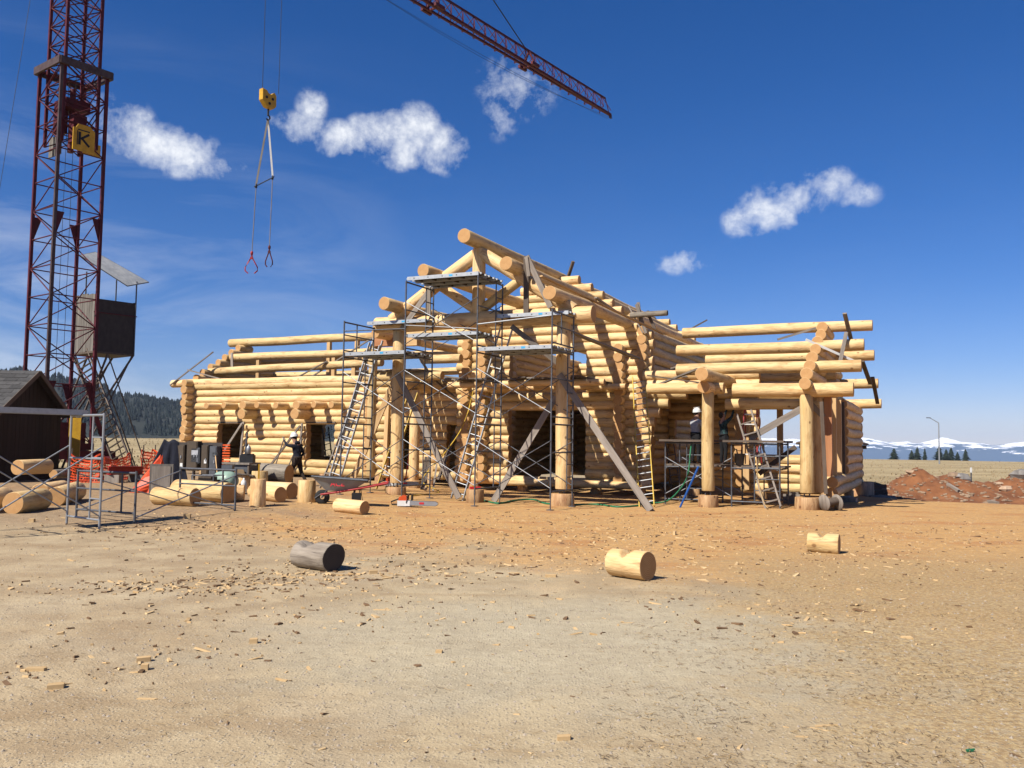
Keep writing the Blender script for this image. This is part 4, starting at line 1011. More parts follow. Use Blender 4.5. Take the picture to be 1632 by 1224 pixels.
# ---- scaffold under the right hand porch with two workers on it
SP = thing('scaffold', 'low steel scaffold with a working deck beneath the right hand porch beams', 'scaffold', HO, -TH)
PZ = 1.86
fp = frame_mesh(1.35, PZ, ladder=.70).mesh('frame', 'steel_grey')
for (u, v) in ((4.22, 2.55), (2.25, 4.25), (4.22, 4.1), (2.25, 2.6)):
    place('frame', fp, SP, (u, v, 0.0), (1, 0))
for v in (2.52, 4.3):
    place('cross_brace', brace_mesh(1.97, .3, 1.4), SP, (2.25, v, 0.0), (1, 0)); place('cross_brace', brace_mesh(1.97, 1.4, .3), SP, (2.25, v+.03, 0.0), (1, 0))
pl = plank_mesh(3.55, .46)
for v in (2.55, 4.1): board('deck_board', (2.1, v, PZ+.03), (5.7, v, PZ+.03), .24, .06, 'board_dark', SP)
DZ = 1.16                                   # lower deck the men stand on
for v in (3.1, 3.4, 3.7, 4.0): board('deck_board', (2.15, v, DZ), (5.65, v, DZ), .28, .05, 'board_dark', SP)
for u in (2.3, 4.3, 5.5): MB().tube((u, 2.55, DZ-.075), (u, 4.25, DZ-.075), .021, 8).build('ledger', 'steel_grey', SP)
# ---- scaffold standing by the shed
def tower(name, label, A, B, H, other, n_planks=0, mats='galv'):
    A, B = Vector(A), Vector(B); A.z = zg(A.x, A.y); B.z = zg(B.x, B.y); t = thing(name, label, 'scaffold', (0, 0, 0))
    d = (B-A); L = d.length; fmh = frame_mesh(L, H).mesh('frame', 'steel_grey' if H < 1.5 else mats)
    for off in (Vector((0, 0, 0)), Vector(other)):
        q = A+off; place('frame', fmh, t, q, d)
    o = Vector(other); Lo = o.length
    lo_, hi_ = (.25, H*.72) if H > 1.4 else (.12, H*.9)
    for s in (A, B):
        place('cross_brace', brace_mesh(Lo, lo_, hi_, .014), t, s, o); place('cross_brace', brace_mesh(Lo, hi_, lo_, .014), t, s+Vector((0, .03, 0)), o)
    if n_planks:
        me = plank_mesh(Lo+.12)
        for k in range(n_planks):
            q = A.lerp(B, (k+.5)/2.6)+Vector((0, 0, H+.02)); place('plank', me, t, q-o.normalized()*.06, o)
    return t
fa, fb = gp(106, 838), gp(158, 846)
tower('scaffold', 'galvanised scaffold bay with an aluminium plank before the dark shed', fa, fb, 2.18, (-1.28, -1.70, 0), 1)
lb0, lb1 = gp(121, 830), gp(214, 838); lc0 = gp(267, 815)
tower('low_scaffold', 'waist high empty scaffold frames standing before the peeled log row', lb0, lb1, 1.0, (lc0.x-lb0.x+.35, lc0.y-lb0.y-.2, 0))

# ================================================================== LADDERS
def ladder(label, b, t, w, rail_mat, rung_mat, side=None, rail=(.028, .075), step=.30, rungs='tube', name='ladder', group=None):
    b, t = Vector(b), Vector(t); ax = (t-b).normalized()
    s = Vector(side) if side is not None else ax.cross(Vector((0, 0, 1)))
    s = (s-ax*s.dot(ax)).normalized(); nrm = s.cross(ax)
    T = thing(name, label, 'ladder', b, 0, group)
    for k in (-1, 1): board('rail', s*(k*w/2), (t-b)+s*(k*w/2), rail[0], rail[1], rail_mat, T, up=nrm)
    L = (t-b).length; n = int((L-.2)/step)
    for i in range(n):
        c = ax*(.22+step*i)
        if rungs == 'tube': MB().tube(c-s*w/2, c+s*w/2, .017, 8).build('rung', rung_mat, T)
        else: board('step', c-s*(w/2-.01), c+s*(w/2-.01), .16, .04, rung_mat, T)
    return T
def gz(p, dz=0.0): p = Vector(p); p.z = zg(p.x, p.y)+dz; return p
ladder('aluminium extension ladder leaning on the outer scaffold bay by the window', gz(hw(-7.75, -.35, 0)), hw(-6.55, .1, 4.85), .42, 'alu', 'alu', HU)
ladder('upper section of the aluminium extension ladder by the window', hw(-7.48, -.20, 1.3), hw(-6.50, .22, 5.0), .36, 'alu', 'alu', HU)
ladder('grey block rung ladder standing in the wheelbarrow corner by the window', gz(hw(-8.1, -.3, 0)), hw(-7.55, .35, 2.6), .30, 'board_grey', 'board_grey', HU, rungs='step')
ladder('yellow fibreglass ladder leaning behind the scaffold near the tan brace', gz(hw(-7.2, 1.6, 0)), hw(-6.62, 2.6, 3.45), .36, 'yellow_fibre', 'alu', HU)
ladder('long aluminium ladder rising through the scaffold to the truss platform', gz(hw(-3.35, -.10, 0)), hw(-1.95, .35, 5.35), .40, 'alu', 'alu', HU)
ladder('gold fibreglass ladder leaning on the log wall right of the porch', gz(hw(2.2, .9, 0)), hw(.55, 5.35, 4.05), .42, 'yellow_fibre', 'alu', HU)
ladder('wooden plank step ladder leading up to the porch scaffold', gz(gp(1233, 811)), hw(*hv(1186, 657, 3.0)), .42, 'board_grey', 'board_grey', HU, rail=(.05, .12), rungs='step', step=.34)
ladder('short dark ladder leaning against the shaded log wall', gz(hw(2.15, 4.4, 0)), hw(1.45, 6.0, 1.75), .26, 'board_dark', 'board_dark', HU, rungs='step')
ladder('dark ladder seen standing inside the house through the window', hw(-17.4, 12.3, .5), hw(-17.9, 12.5, 2.4), .35, 'board_dark', 'board_dark', HU)
def stepladder():
    c = hw(4.62, 3.42, DZ+.06)
    T = thing('stepladder', 'red and white step ladder opened on the porch scaffold deck', 'stepladder', c, -TH); H = 1.88
    for k in (-1, 1):
        board('front_rail', (k*.24, -.34, 0), (k*.17, -.03, H), .03, .075, 'red_paint', T); board('back_rail', (k*.24, .36, 0), (k*.17, .05, H), .025, .05, 'red_paint', T)
        board('foot', (k*.24, -.34, 0), (k*.222, -.26, .30), .045, .09, 'white', T)
    for i in range(6): z = .3*(i+1)*.98; MB().box((0, -.34+.31*z/H, z), (.40-.05*z, .09, .03)).build('step', 'white', T)
    MB().box((0, 0, H), (.40, .22, .05)).build('top_cap', 'white', T)
    for i in range(2): z = .45*(i+1); MB().box((0, .36-.31*z/H, z), (.40, .03, .02)).build('rear_bar', 'alu', T)
stepladder()

# ================================================================== TOWER CRANE
CA = Vector((.602, .798, 0)).normalized(); CB = Vector((-CA.y, CA.x, 0)); CD = 43.0
cb_ = dp(103.5, 420, CD); CM = Vector((cb_.x, cb_.y, 0)); CM.z = zg(CM.x, CM.y)
crane = thing('tower_crane', 'dark red lattice tower crane with its jib over the yard', 'crane', CM, math.atan2(CA.y, CA.x))
CT = math.atan2(CA.y, CA.x)
def cl(p):                      # world point -> crane frame
    d = Vector(p)-CM; return Vector((d.dot(CA), d.dot(CB), d.z))
def lattice(w, z0, z1, bay, rc, rb, mc=0, cross=False):
    mb = MB(); h = w/2; cs = [(-h, -h), (h, -h), (h, h), (-h, h)]; n = max(1, round((z1-z0)/bay)); dz = (z1-z0)/n
    for x, y in cs: mb.bar((x, y, z0), (x, y, z1), rc*2, rc*2, mc, up=(0, 1, 0))
    for k in range(n):
        za, zb = z0+k*dz, z0+(k+1)*dz
        for i in range(4):
            (x0, y0), (x1, y1) = cs[i], cs[(i+1) % 4]
            mb.tube((x0, y0, zb), (x1, y1, zb), rb, 6, caps=False)
            if (k+i) % 2: mb.tube((x0, y0, za), (x1, y1, zb), rb, 6, caps=False)
            else: mb.tube((x1, y1, za), (x0, y0, zb), rb, 6, caps=False)
            if cross:
                if (k+i) % 2: mb.tube((x1, y1, za), (x0, y0, zb), rb, 6, caps=False)
                else: mb.tube((x0, y0, za), (x1, y1, zb), rb, 6, caps=False)
    return mb
ZC = dp(118, 118, CD).z-CM.z
lattice(2.24, 1.25, ZC, 1.45, .07, .030).build('outer_mast', ['crane_red'], crane)
lattice(1.70, ZC-3.8, 33.0, 1.04, .065, .031, cross=True).build('inner_mast', ['crane_red'], crane)
mb = MB(); h = 2.58/2
for a, b in (((-h, -h), (h, -h)), ((h, -h), (h, h)), ((h, h), (-h, h)), ((-h, h), (-h, -h))): mb.bar((*a, ZC), (*b, ZC), .12, .36)
mb.build('collar', 'crane_grey', crane)
mb = MB()
mb.bar((-1.145, -1.145, 1.25), (-1.145, -1.145, ZC-.2), .13, .13, up=(1, 0, 0))
mb.build('front_chord_plate', 'crane_grey', crane)
for z in (4.2, 12.3):                                # gusset plates at the section joints
    for x, y in ((-1.12, -1.12), (1.12, -1.12), (1.12, 1.12), (-1.12, 1.12)):
        MB().prism([(0, 0), (.44, 0), (0, -1.4)], (x, y-.01, z), (-1 if x > 0 else 1, 0, 0), (0, 0, 1), (0, .02, 0)).build('gusset', 'crane_red', crane)
# climbing gear inside the collar
mb = MB(); mb.box((0, 0, ZC-1.7), (1.2, 1.2, .45)); mb.box((.1, -.45, ZC-2.9), (.65, .45, 1.4)); mb.box((-.4, .3, ZC-2.5), (.4, .65, 1.2)); mb.tube((0, 0, ZC-4), (0, 0, ZC-.8), .15, 8)
mb.build('winch', 'crane_red', crane)
kp = cl(dp(133, 221, CD-1.35)); W_, H_ = 1.05, 1.28; kq = 1.2
mb = MB(); mb.prism([(-W_/2, -H_/2), (W_/2, -H_/2), (W_/2, H_/2-.21), (W_/2-.26, H_/2), (-W_/2+.24, H_/2), (-W_/2+.13, H_/2-.18), (-W_/2, H_/2-.21)], (kp.x, kp.y-.06, kp.z), (1, 0, 0), (0, 0, 1), (0, .06, 0))
ks = mb.build('sign_plate', 'yellow_paint', crane)
mb = MB(); y_ = kp.y-.068
def stroke(a, b, w): mb.bar((kp.x+a[0]*kq, y_, kp.z+a[1]*kq), (kp.x+b[0]*kq, y_, kp.z+b[1]*kq), w*kq, .012, up=(0, 1, 0))
stroke((-.18, .22), (-.18, -.30), .10); stroke((-.13, -.06), (.20, .20), .09); stroke((-.10, -.02), (.22, -.30), .09); stroke((-.26, .30), (.22, .30), .05); stroke((-.27, .26), (-.27, -.32), .035)
mb.build('letter', 'black', ks)
p_ = cl(dp(88, 233, CD+.3)); MB().box(p_, (.06, 1.2, 1.0)).build('side_panel', 'old_plank', crane)
p_ = cl(dp(146, 238, CD+.9)); MB().box(p_, (.9, .05, .6)).build('side_panel', 'yellow_paint', crane)
# base
mb = MB(); 
for s in (-1, 1): mb.box((0, s*1.3, .7), (4.4, .36, .4)); mb.box((s*1.75, 0, .45), (.4, 4.4, .4))
for sx in (-1, 1):
    for sy in (-1, 1):
        mb.tube((sx*1.9, sy*2.0, -.1), (sx*1.9, sy*2.0, .65), .11, 8); mb.bar((sx*1.9, sy*1.3, .8), (sx*1.12, sy*1.12, 3.0), .16, .2)
mb.box((0, 0, 1.1), (2.45, 2.45, .32)); mb.box((.25, -.6, 1.75), (1.3, .8, 1.0))
mb.build('base', 'crane_red', crane)
# jib: from the mast out to its tip
def on_jib(x, y):               # where a photo ray meets the vertical plane of the jib
    d = pxray(x, y); t = (CM-EYEP).dot(CB)/d.dot(CB); return cl(EYEP+d*t)
tip = on_jib(972, 183); mid = on_jib(720, 32); JZ0, JS = tip.z, (mid.z-tip.z)/(mid.x-tip.x)
def jz(x): return JZ0+JS*(x-tip.x)
mb = MB(); jl = tip.x-.9; n = int(jl/1.35); W2, JH = .66, 1.35
def jp(x, k): return Vector((x, (-W2, W2, 0)[k], jz(x)+(0, 0, JH)[k]))
mb.bar(jp(0, 0), jp(tip.x, 0)+Vector((0, W2*.9, 0)), .21, .21); mb.bar(jp(0, 1), jp(tip.x, 1)-Vector((0, W2*.9, 0)), .16, .16); mb.bar(jp(0, 2), jp(jl, 2), .14, .14)
mb.tube(jp(jl, 2), jp(tip.x, 0)+Vector((-.1, W2, 0)), .045, 6)
for k in range(n):
    a, b = jl*k/n, jl*(k+1)/n; m_ = (a+b)/2
    for s in (0, 1):
        mb.tube(jp(a, s), jp(m_, 2), .034, 5, caps=False); mb.tube(jp(m_, 2), jp(b, s), .034, 5, caps=False)
    mb.tube(jp(a, 0), jp(b, 1), .031, 5, caps=False); mb.tube(jp(a, 0), jp(a, 1), .031, 5, caps=False)
jib = mb.build('jib', 'crane_red', crane)
for X in (on_jib(843, 92).x, on_jib(690, 12).x):
    mb = MB()
    for s in (0, 1): mb.bar(jp(X, s), jp(X, 2), .14, .14); mb.bar(jp(X-.5, s), jp(X+.5, s), .22, .26)
    mb.bar(jp(X, 0), jp(X, 1), .14, .14); mb.build('joint', 'crane_red', jib)
MB().box(jp(tip.x, 0)+Vector((.1, W2, -.12)), (.35, .12, .4)).build('tip_pulley', 'crane_grey', jib)
pa_ = jp(on_jib(838, 78).x, 2); MB().tube(pa_, pa_+Vector((-18, 0, 9.5)), .05, 6).build('pendant', 'cable', crane)
# trolley lines under the jib, hoist cables, hook block
hk = on_jib(427, 158); mb = MB()
for off, sag in ((-.15, 1.2), (.2, .7)):
    pts = []
    for i in range(9):
        f = i/8; x = hk.x+(tip.x-hk.x)*f; pts.append((x, off, jz(x)-.35-sag*math.sin(PI*f)*.9-(1-f)*.5))
    mb.path(pts, .014, 5)
mb.build('trolley_cable', 'cable', crane)
hp = []
for px in (418, 444):
    q = on_jib(px, 150); hp.append(q); MB().tube(q, (q.x, q.y, jz(q.x)), .018, 6).build('hoist_cable', 'cable', crane)
MB().box((hk.x, 0, jz(hk.x)-.25), (1.2, .9, .3)).build('trolley', 'crane_red', crane)
ex = (hp[1]-hp[0]).length
mb = MB(); hz_ = hk.z
KS = 1.1
mb.prism([(x*KS, z*KS) for x, z in [(-.46, .45), (-.46, -.16), (-.16, -.48), (.26, -.52), (.44, -.34), (.44, .26), (.30, .42), (.10, .24), (-.10, .28), (-.18, .40)]], (hk.x, -.18, hz_), (1, 0, 0), (0, 0, 1), (0, .36, 0), 0)
for dx, dz in ((-.2, .02), (.2, .02), (0, -.28)): mb.tube((hk.x+dx*KS, -.2, hz_+dz*KS), (hk.x+dx*KS, .2, hz_+dz*KS), .09, 10, mi=2)
hb = mb.build('hook_block', ['yellow_paint', 'yellow_paint', 'black'], crane)
mb = MB(); pts = []
for i in range(11):
    a = -PI*.1+PI*1.4*i/10; pts.append((hk.x+.05+.14*math.sin(a), 0, hz_-1.12-.14*math.cos(a)*-1))
mb.path(pts, .045, 6); mb.tube((hk.x+.05, 0, hz_-.6), (hk.x+.05, 0, hz_-1.0), .06, 8); mb.build('hook', 'black', hb)
q0 = cl(dp(52, -25, 40)); q1 = cl(dp(-6, 335, 38)); MB().tube(q0, q1, .012, 5).build('guy_cable', 'cable', crane)
for dx in (-.2, .15): MB().tube((dx, 0, 1), (dx, 0.05, ZC), .012, 5).build('mast_cable', 'cable', crane)
# ---- lifting gear hung from the hook
def cw(p): return CM+CA*p[0]+CB*p[1]+Vector((0, 0, p[2]))
hang = cw((hk.x+.05, 0, hz_-1.25))
sl_ = thing('lifting_sling', 'pair of log tongs hung on straps and a spreader bar from the crane hook', 'sling', hang, 0)
def rel(x, y): q = on_jib(x, y); return cw(q)-hang
dpt = Vector((-.451, .893, 0))
sA, sB = rel(407, 298)+dpt*-.25, rel(436, 281)+dpt*.3
for nm, a in (('strap', sA), ('strap', sB)): board(nm, Vector((0, 0, .02)), a+Vector((0, 0, .12)), .11, .015, 'old_plank' if a is sA else 'white', sl_)
ext = (sB-sA).normalized()*.2; MB().tube(sA-ext, sB+ext, .036, 8).build('spreader_bar', 'steel_grey', sl_)
for (x, y, s_, hgt, mt) in ((400, 406, sA, .95, 'red_paint'), (431, 394, sB, 1.0, 'crane_red')):
    e_ = rel(x, y)+dpt*(-.25 if s_ is sA else .3)
    MB().tube(s_, e_, .024, 6).build('rope', 'board_grey', sl_)
    MB().lathe(s_, [(.02, -.14), (.07, -.1), (.07, 0), (.05, .1), (.02, .14)], 8).build('shackle', 'black', sl_)
    mb = MB(); w_ = .36 if s_ is sA else .21
    for k in (-1, 1):
        mb.path([e_+Vector((k*a_*w_, 0, -b_*1.28)) for a_, b_ in ((0, .02), (.2, .22), (.6, .42), (1, .62), (1, .78), (.5, .9))], .036, 6)
    mb.lathe(e_+Vector((0, 0, .05)), [(.02, -.13), (.08, -.08), (.08, .08), (.02, .13)], 8); mb.box(e_+Vector((0, 0, -.25)), (.15, .1, .13))
    mb.build('tongs', mt, sl_)

# ================================================================== CRANE OPERATOR'S STAND
OD = 45.5
oc = dp(149, 559, OD); OX, OY = oc.x, oc.y; OZ0 = oc.z; g0 = zg(OX, OY); OZ1 = dp(149, 474, OD).z; OA = rad(50)
stand = thing('operator_stand', 'boxed plywood operator stand on steel legs beside the crane', 'stand', (OX, OY, g0), OA)
H_ = OZ1-OZ0; zb = OZ0-g0; OW, OL = 2.15, 2.3
MB().box((OW/2, .03, zb+H_*.36), (OW, .06, H_*.72)).build('front_panel', 'ply_dark', stand)
MB().box((OW/2, .034, zb+H_*.86), (OW, .06, H_*.25)).build('top_panel', 'ply_dark', stand)
MB().box((OW/2, -.02, zb+H_*.728), (OW+.15, .05, .05)).build('rail', 'crane_red', stand)
MB().box((OW-.03, OL/2+.07, zb+H_*.5), (.06, OL-.02, H_)).build('side_panel', 'ply_dark', stand); MB().box((OW/2, OL+.03, zb+H_*.5), (OW-.2, .06, H_)).build('back_panel', 'ply_dark', stand)
for i in range(8): MB().box((.02, .22+.28*i, zb+H_*.5+.15+rj(.06)), (.05, .262, H_+.3+rj(.12))).build('slat', 'old_plank', stand)
MB().box((OW/2, OL/2, zb-.05), (OW+.05, OL+.05, .1)).build('deck', 'board_dark', stand)
for x, y, z0, z1 in ((OW-.02, -.03, zb-.05, zb+H_+1.15), (.5, OL, zb+H_*.8, zb+H_+1.7), (OW, OL, zb, zb+H_+1.5)):
    MB().bar((x, y, z0), (x, y, z1), .055, .055).build('awning_post', 'steel_grey', stand)
for s in (.0, OL):
    for a_, b_, w_ in (((OW-.05, s, zb-.1), (.1, s, zb*.42), .085), ((.75, s, zb-.1), (-1.3, s, .0), .085), ((OW-.1, s, zb-.1), (-.6, s, -.02), .06), ((.1, s, zb-.1), (2.5, s, .0), .06), ((.75, s, zb-.1), (3.1, s, .0), .05)):
        MB().bar(a_, b_, w_, w_).build('leg', 'board_dark', stand)
corners = [cl_ for cl_ in (dp(127, 407, OD+.2), dp(152, 402, OD+1.6), dp(237, 450, OD+2.4), dp(203, 456, OD+.9))]
cn = [Matrix.Rotation(-OA, 3, 'Z') @ (c-Vector((OX, OY, g0))) for c in corners]
mb = MB(); up_ = Vector((0, 0, .03)); mb.add(cn+[c+up_ for c in cn], [(3, 2, 1, 0), (4, 5, 6, 7), (0, 1, 5, 4), (1, 2, 6, 5), (2, 3, 7, 6), (3, 0, 4, 7)]); aw = mb.build('awning', 'awning', stand)
mb = MB()
for a, b in ((0, 1), (1, 2), (2, 3), (3, 0)): mb.tube(cn[a], cn[b], .03, 6)
for f in (.3, .62): mb.tube(cn[0].lerp(cn[3], f), cn[1].lerp(cn[2], f), .022, 6)
mb.build('frame', 'steel_grey', aw)
lb_ = dp(200, 742, 42.5); lb_.z = zg(lb_.x, lb_.y)
lt = dp(128, 562, 46.0)
ladder('dark steep ladder climbing to the crane operator stand', lb_, lt, .8, 'board_dark', 'board_dark', Vector((1, -.25, 0)), rail=(.06, .14), step=.36, rungs='step')

# ================================================================== SHED
SX, SY0, SY1 = -17.1, 29.3, 33.6; SYM = (SY0+SY1)/2
shed = thing('shed', 'dark board shed with a shingled gable roof behind the scaffold', 'shed', (SX, SYM, zg(SX, SYM)))
gzs = zg(SX, SYM); HE, HP = 2.65-gzs, 4.02-gzs; hw_ = (SY1-SY0)/2
n = 17
for i in range(n):
    y0 = -hw_+2*hw_*i/n; y1 = y0+2*hw_/n-.012; ym = (y0+y1)/2; t0 = HE+(HP-HE)*(1-abs(y0)/hw_); t1 = HE+(HP-HE)*(1-abs(y1)/hw_)
    MB().add([(-.02, y0, -.1), (.02+rj(.006), y0, -.1), (.02, y1, -.1), (-.02, y1, -.1), (-.02, y0, t0), (.02, y0, t0), (.02, y1, t1), (-.02, y1, t1)],
             [(0, 3, 2, 1), (4, 5, 6, 7), (0, 1, 5, 4), (1, 2, 6, 5), (2, 3, 7, 6), (3, 0, 4, 7)]).build('plank', 'canvas_wood', shed)
mb = MB(); mb.box((-2.0, -hw_+.03, HE/2-.05), (3.95, .06, HE+.1)); mb.box((-2.0, hw_-.03, HE/2-.05), (3.95, .06, HE+.1)); mb.box((-3.97, 0, HE/2), (.06, 2*hw_, HE)); mb.build('side_wall', 'canvas_wood', shed)
ov = .30; sl2 = (HP-HE)/hw_
for s, nm in ((-1, 'roof'), (1, 'roof')):
    a = Vector((.28, 0, HP+.07)); b = Vector((.28, s*(hw_+ov), HP+.07-sl2*(hw_+ov))); ex_ = Vector((-4.6, 0, 0)); th = Vector((0, 0, -.05))
    mb = MB().add([a, b, b+ex_, a+ex_, a+th, b+th, b+ex_+th, a+ex_+th], [(0, 1, 2, 3), (7, 6, 5, 4), (0, 4, 5, 1), (1, 5, 6, 2), (2, 6, 7, 3), (3, 7, 4, 0)])
    rf = mb.build(nm, 'shingle', shed)
    rows, cols = 11, 10; d = (b-a)/rows; nrm = Vector((0, s*sl2, 1)).normalized()*.012
    for r_ in range(rows):
        for c_ in range(cols):
            if s > 0 and c_ > 1: continue
            x0 = -4.6*(c_+(.5 if r_ % 2 else 0))/cols; x1 = max(-4.6, x0-4.6/cols+.012)
            p0 = a+d*r_+Vector((x0, 0, 0)); p1 = a+d*(r_+1)+Vector((x0, 0, 0)); w_ = Vector((x1-x0, 0, 0)); e2 = nrm*(1+random.random()*.5)
            MB().add([p0+nrm*.15, p1+e2, p1+e2+w_, p0+w_+nrm*.15, p1+w_+nrm*.1, p1+nrm*.1], [(0, 1, 2, 3), (1, 5, 4, 2), (0, 5, 1), (3, 2, 4)]).build('shingle', 'shingle', rf)
    board('rake_board', a+Vector((.02, 0, -.06)), b+Vector((.02, 0, -.06)), .03, .16, 'board_dark', shed, up=Vector((0, 0, 1)))
tag(MB().box((0, 0, 1.1), (.42, .05, 2.4), .25).box((0, .03, 2.1), (.46, .03, .08), .25).build('yellow_board', 'yellow_paint', loc=(SX+.12, SY1+.9, zg(SX, SY1))), 'tall yellow painted board standing behind the shed corner', 'board')

# ================================================================== ORANGE SAFETY NETTING
def net(label, pts, h0, droop=.25, cell=.10):
    """flexible plastic netting: strands with open cells, hung between points"""
    pts = [Vector(p) for p in pts]; T = thing('safety_fence', label, 'fence', pts[0]); O = pts[0]
    mb = MB(); tot = sum((b-a).length for a, b in zip(pts, pts[1:])); n = int(tot/cell); m_ = 9
    def at(s):
        for a, b in zip(pts, pts[1:]):
            L = (b-a).length
            if s <= L: return a.lerp(b, s/L), s/L
            s -= L
        return pts[-1], 1.0
    P = []
    for i in range(n+1):
        q, f = at(tot*i/n); row = []
        sag = droop*math.sin(PI*f)+.06*mnoise.noise(Vector((i*.35, 1, 0)))
        for j in range(m_+1):
            z = (h0-sag)*j/m_; row.append(q-O+Vector((.10*mnoise.noise(Vector((i*.3, j*.5, 3))), .14*mnoise.noise(Vector((i*.28, j*.4, 8))), z)))
        P.append(row)
    for i in range(n+1):
        for j in range(m_): mb.bar(P[i][j], P[i][j+1], .022, .008)
    for j in range(m_+1):
        for i in range(n): mb.bar(P[i][j], P[i+1][j], .008, .038 if j not in (0, m_) else .06)
    mb.build('netting', 'orange_net', T)
    for q in pts: MB().tube(q-O+Vector((0, .05, -.1)), q-O+Vector((.04, .05, h0+.18)), .022, 6).build('stake', 'board_dark', T)
def gq(x, y, dz=0): p = gp(x, y, .15); return Vector((p.x, p.y, zg(p.x, p.y)))
net('sagging orange safety netting between the shed and the operator ladder', [gq(110, 771), gq(158, 772), gq(206, 766)], .98, .26)
net('taller orange safety netting beside the electrical stand', [gq(224, 769), gq(243, 767), gq(262, 769)], 1.12, .12)
def heap():
    c = gq(236, 787); mb = MB(); seg = 14; vs = []
    for k in range(8):
        for i in range(seg):
            a = 2*PI*i/seg; t = k/7; r = (.62*(1-t)+.05)*(1+.35*mnoise.noise(Vector((math.cos(a)*2, math.sin(a)*2, t*3))))
            vs.append((r*math.cos(a)*.75+t*.35, r*math.sin(a)*.6, .95*t*(1-.15*math.sin(3*a))))
    mb.add(vs, [(k*seg+i, k*seg+(i+1) % seg, (k+1)*seg+(i+1) % seg, (k+1)*seg+i) for k in range(7) for i in range(seg)], 0, False)
    tag(mb.build('netting_bundle', 'orange_net', loc=c), 'gathered bundle of orange netting slumped on the ground', 'netting')
heap()
a_, b_ = gq(172, 772), gq(226, 770)
a_.z += .42; b_.z += .40
rbm = thing('steel_beam', 'dark red steel beam lying on blocks below the operator ladder', 'beam', a_)
d_ = b_-a_
for zz, w_, h_ in ((.13, .24, .03), (-.13, .24, .03), (0, .03, .24)): board('flange' if w_ > .1 else 'web', Vector((0, 0, zz)), d_+Vector((0, 0, zz)), w_, h_, 'red_paint', rbm)
for f in (.15, .85):
    q = a_.lerp(b_, f); tag(MB().box((0, 0, .13), (.5, .3, .34)).build('timber_block', 'board_grey', loc=(q.x, q.y, q.z-.42-.03)), 'timber block under the red beam, %s end' % ('shed' if f < .5 else 'netting'), 'block')

# ================================================================== SITE GEAR
# ---- electrical stand
e0, e1 = dp(276, 705, 29.5), dp(353, 706, 28.6)
ec = e0.lerp(e1, .5); eg = zg(ec.x, ec.y); ed = Vector((e1.x-e0.x, e1.y-e0.y, 0)); ew = ed.length; ehz = e0.z-eg
es = thing('electrical_stand', 'dark board carrying electrical cabinets and a meter in front of the log wall', 'electrical stand', (ec.x, ec.y, eg), math.atan2(ed.y, ed.x))
MB().box((0, .06, ehz/2+.32), (ew, .04, ehz-.62)).build('backboard', 'ply_dark', es)
for x in (-ew/2+.05, -.2, ew/2-.05): MB().box((x, .11, ehz/2), (.09, .05, ehz)).build('post', 'board_dark', es)
for x, z0, w, h, mt, nm in ((-.30*ew, .55, .50, ehz-.62, 'cabinet_brown', 'cabinet'), (-.02*ew, .52, .46, .95, 'cabinet_brown', 'cabinet'), (.05*ew, ehz-.66, .36, .50, 'cabinet_grey', 'meter_box'),
                            (.24*ew, ehz-1.02, .28, .95, 'cabinet_brown', 'cabinet'), (.41*ew, ehz-1.1, .30, 1.0, 'cabinet_grey', 'cabinet')):
    c = MB().box((x, -.06, z0+h/2), (w, .19, h)).build(nm, mt, es)
    MB().box((x, -.165, z0+h/2), (w-.05, .02, h-.06)).build('door', mt, c); MB().box((x+w*.28, -.185, z0+h*.5), (.04, .03, .09)).build('latch', 'galv', c)
MB().box((-.22*ew, -.18, ehz-.75), (.11, .02, .16)).build('label_plate', 'white', es); MB().box((.27*ew, -.18, ehz-.6), (.1, .02, .12)).build('label_plate', 'white', es)
MB().box((.05*ew, -.18, ehz-.32), (.28, .02, .16)).build('label_plate', 'grey_cloth', es)
mb = MB(); 
for x in (-.36, -.05, .2, .3): mb.tube((x*ew, -.02, .05), (x*ew, -.02, .6), .022, 6)
mb.build('conduit', 'galv', es)
# cloth hung over the end of the stand
def cloth(label, top, w, h, mat, lean=.25):
    T = MB(); nx, nz = 14, 12; vs = []
    for k in range(nz+1):
        for i in range(nx+1):
            u_, t = i/nx-.5, k/nz
            fold = .10*math.sin(u_*17+t*2)*t+.05*math.sin(u_*31)*t
            vs.append((u_*w*(.35+.75*t)-.06*t, -lean*t*.4+fold-.04*(1-abs(u_))*1, -h*t+.04*math.sin(u_*9)*(1-t)))
    n1 = nx+1; bk = len(vs); vs += [(x, y+.05, z) for x, y, z in vs]
    fs = [(k*n1+i, k*n1+i+1, (k+1)*n1+i+1, (k+1)*n1+i) for k in range(nz) for i in range(nx)]
    fs += [tuple(bk+j for j in reversed(f)) for f in fs]
    edge = [i for i in range(nx+1)]; fs += [(i+1, i, bk+i, bk+i+1) for i in range(nx)] + [(k*n1, (k+1)*n1, bk+(k+1)*n1, bk+k*n1) for k in range(nz)]
    fs += [((k+1)*n1+nx, k*n1+nx, bk+k*n1+nx, bk+(k+1)*n1+nx) for k in range(nz)] + [(nz*n1+i, nz*n1+i+1, bk+nz*n1+i+1, bk+nz*n1+i) for i in range(nx)]
    T.add(vs, fs, 0, True); return tag(T.build('tarp', mat, loc=top), label, 'tarp')
tp = dp(273, 702, 29.2); cloth('dark navy tarp hanging over the end of the electrical stand', tp, 1.35, tp.z-zg(tp.x, tp.y)-.05, 'navy_cloth')
tag(MB().box((0, 0, .42), (.62, .05, .84), .1, 0).box((0, -.035, .42), (.50, .02, .72), .1, 1).build('plywood_panel', ['old_plank', 'board_grey'], loc=gq(256, 792)), 'small grey plywood panel leaning by the orange bundle', 'panel')
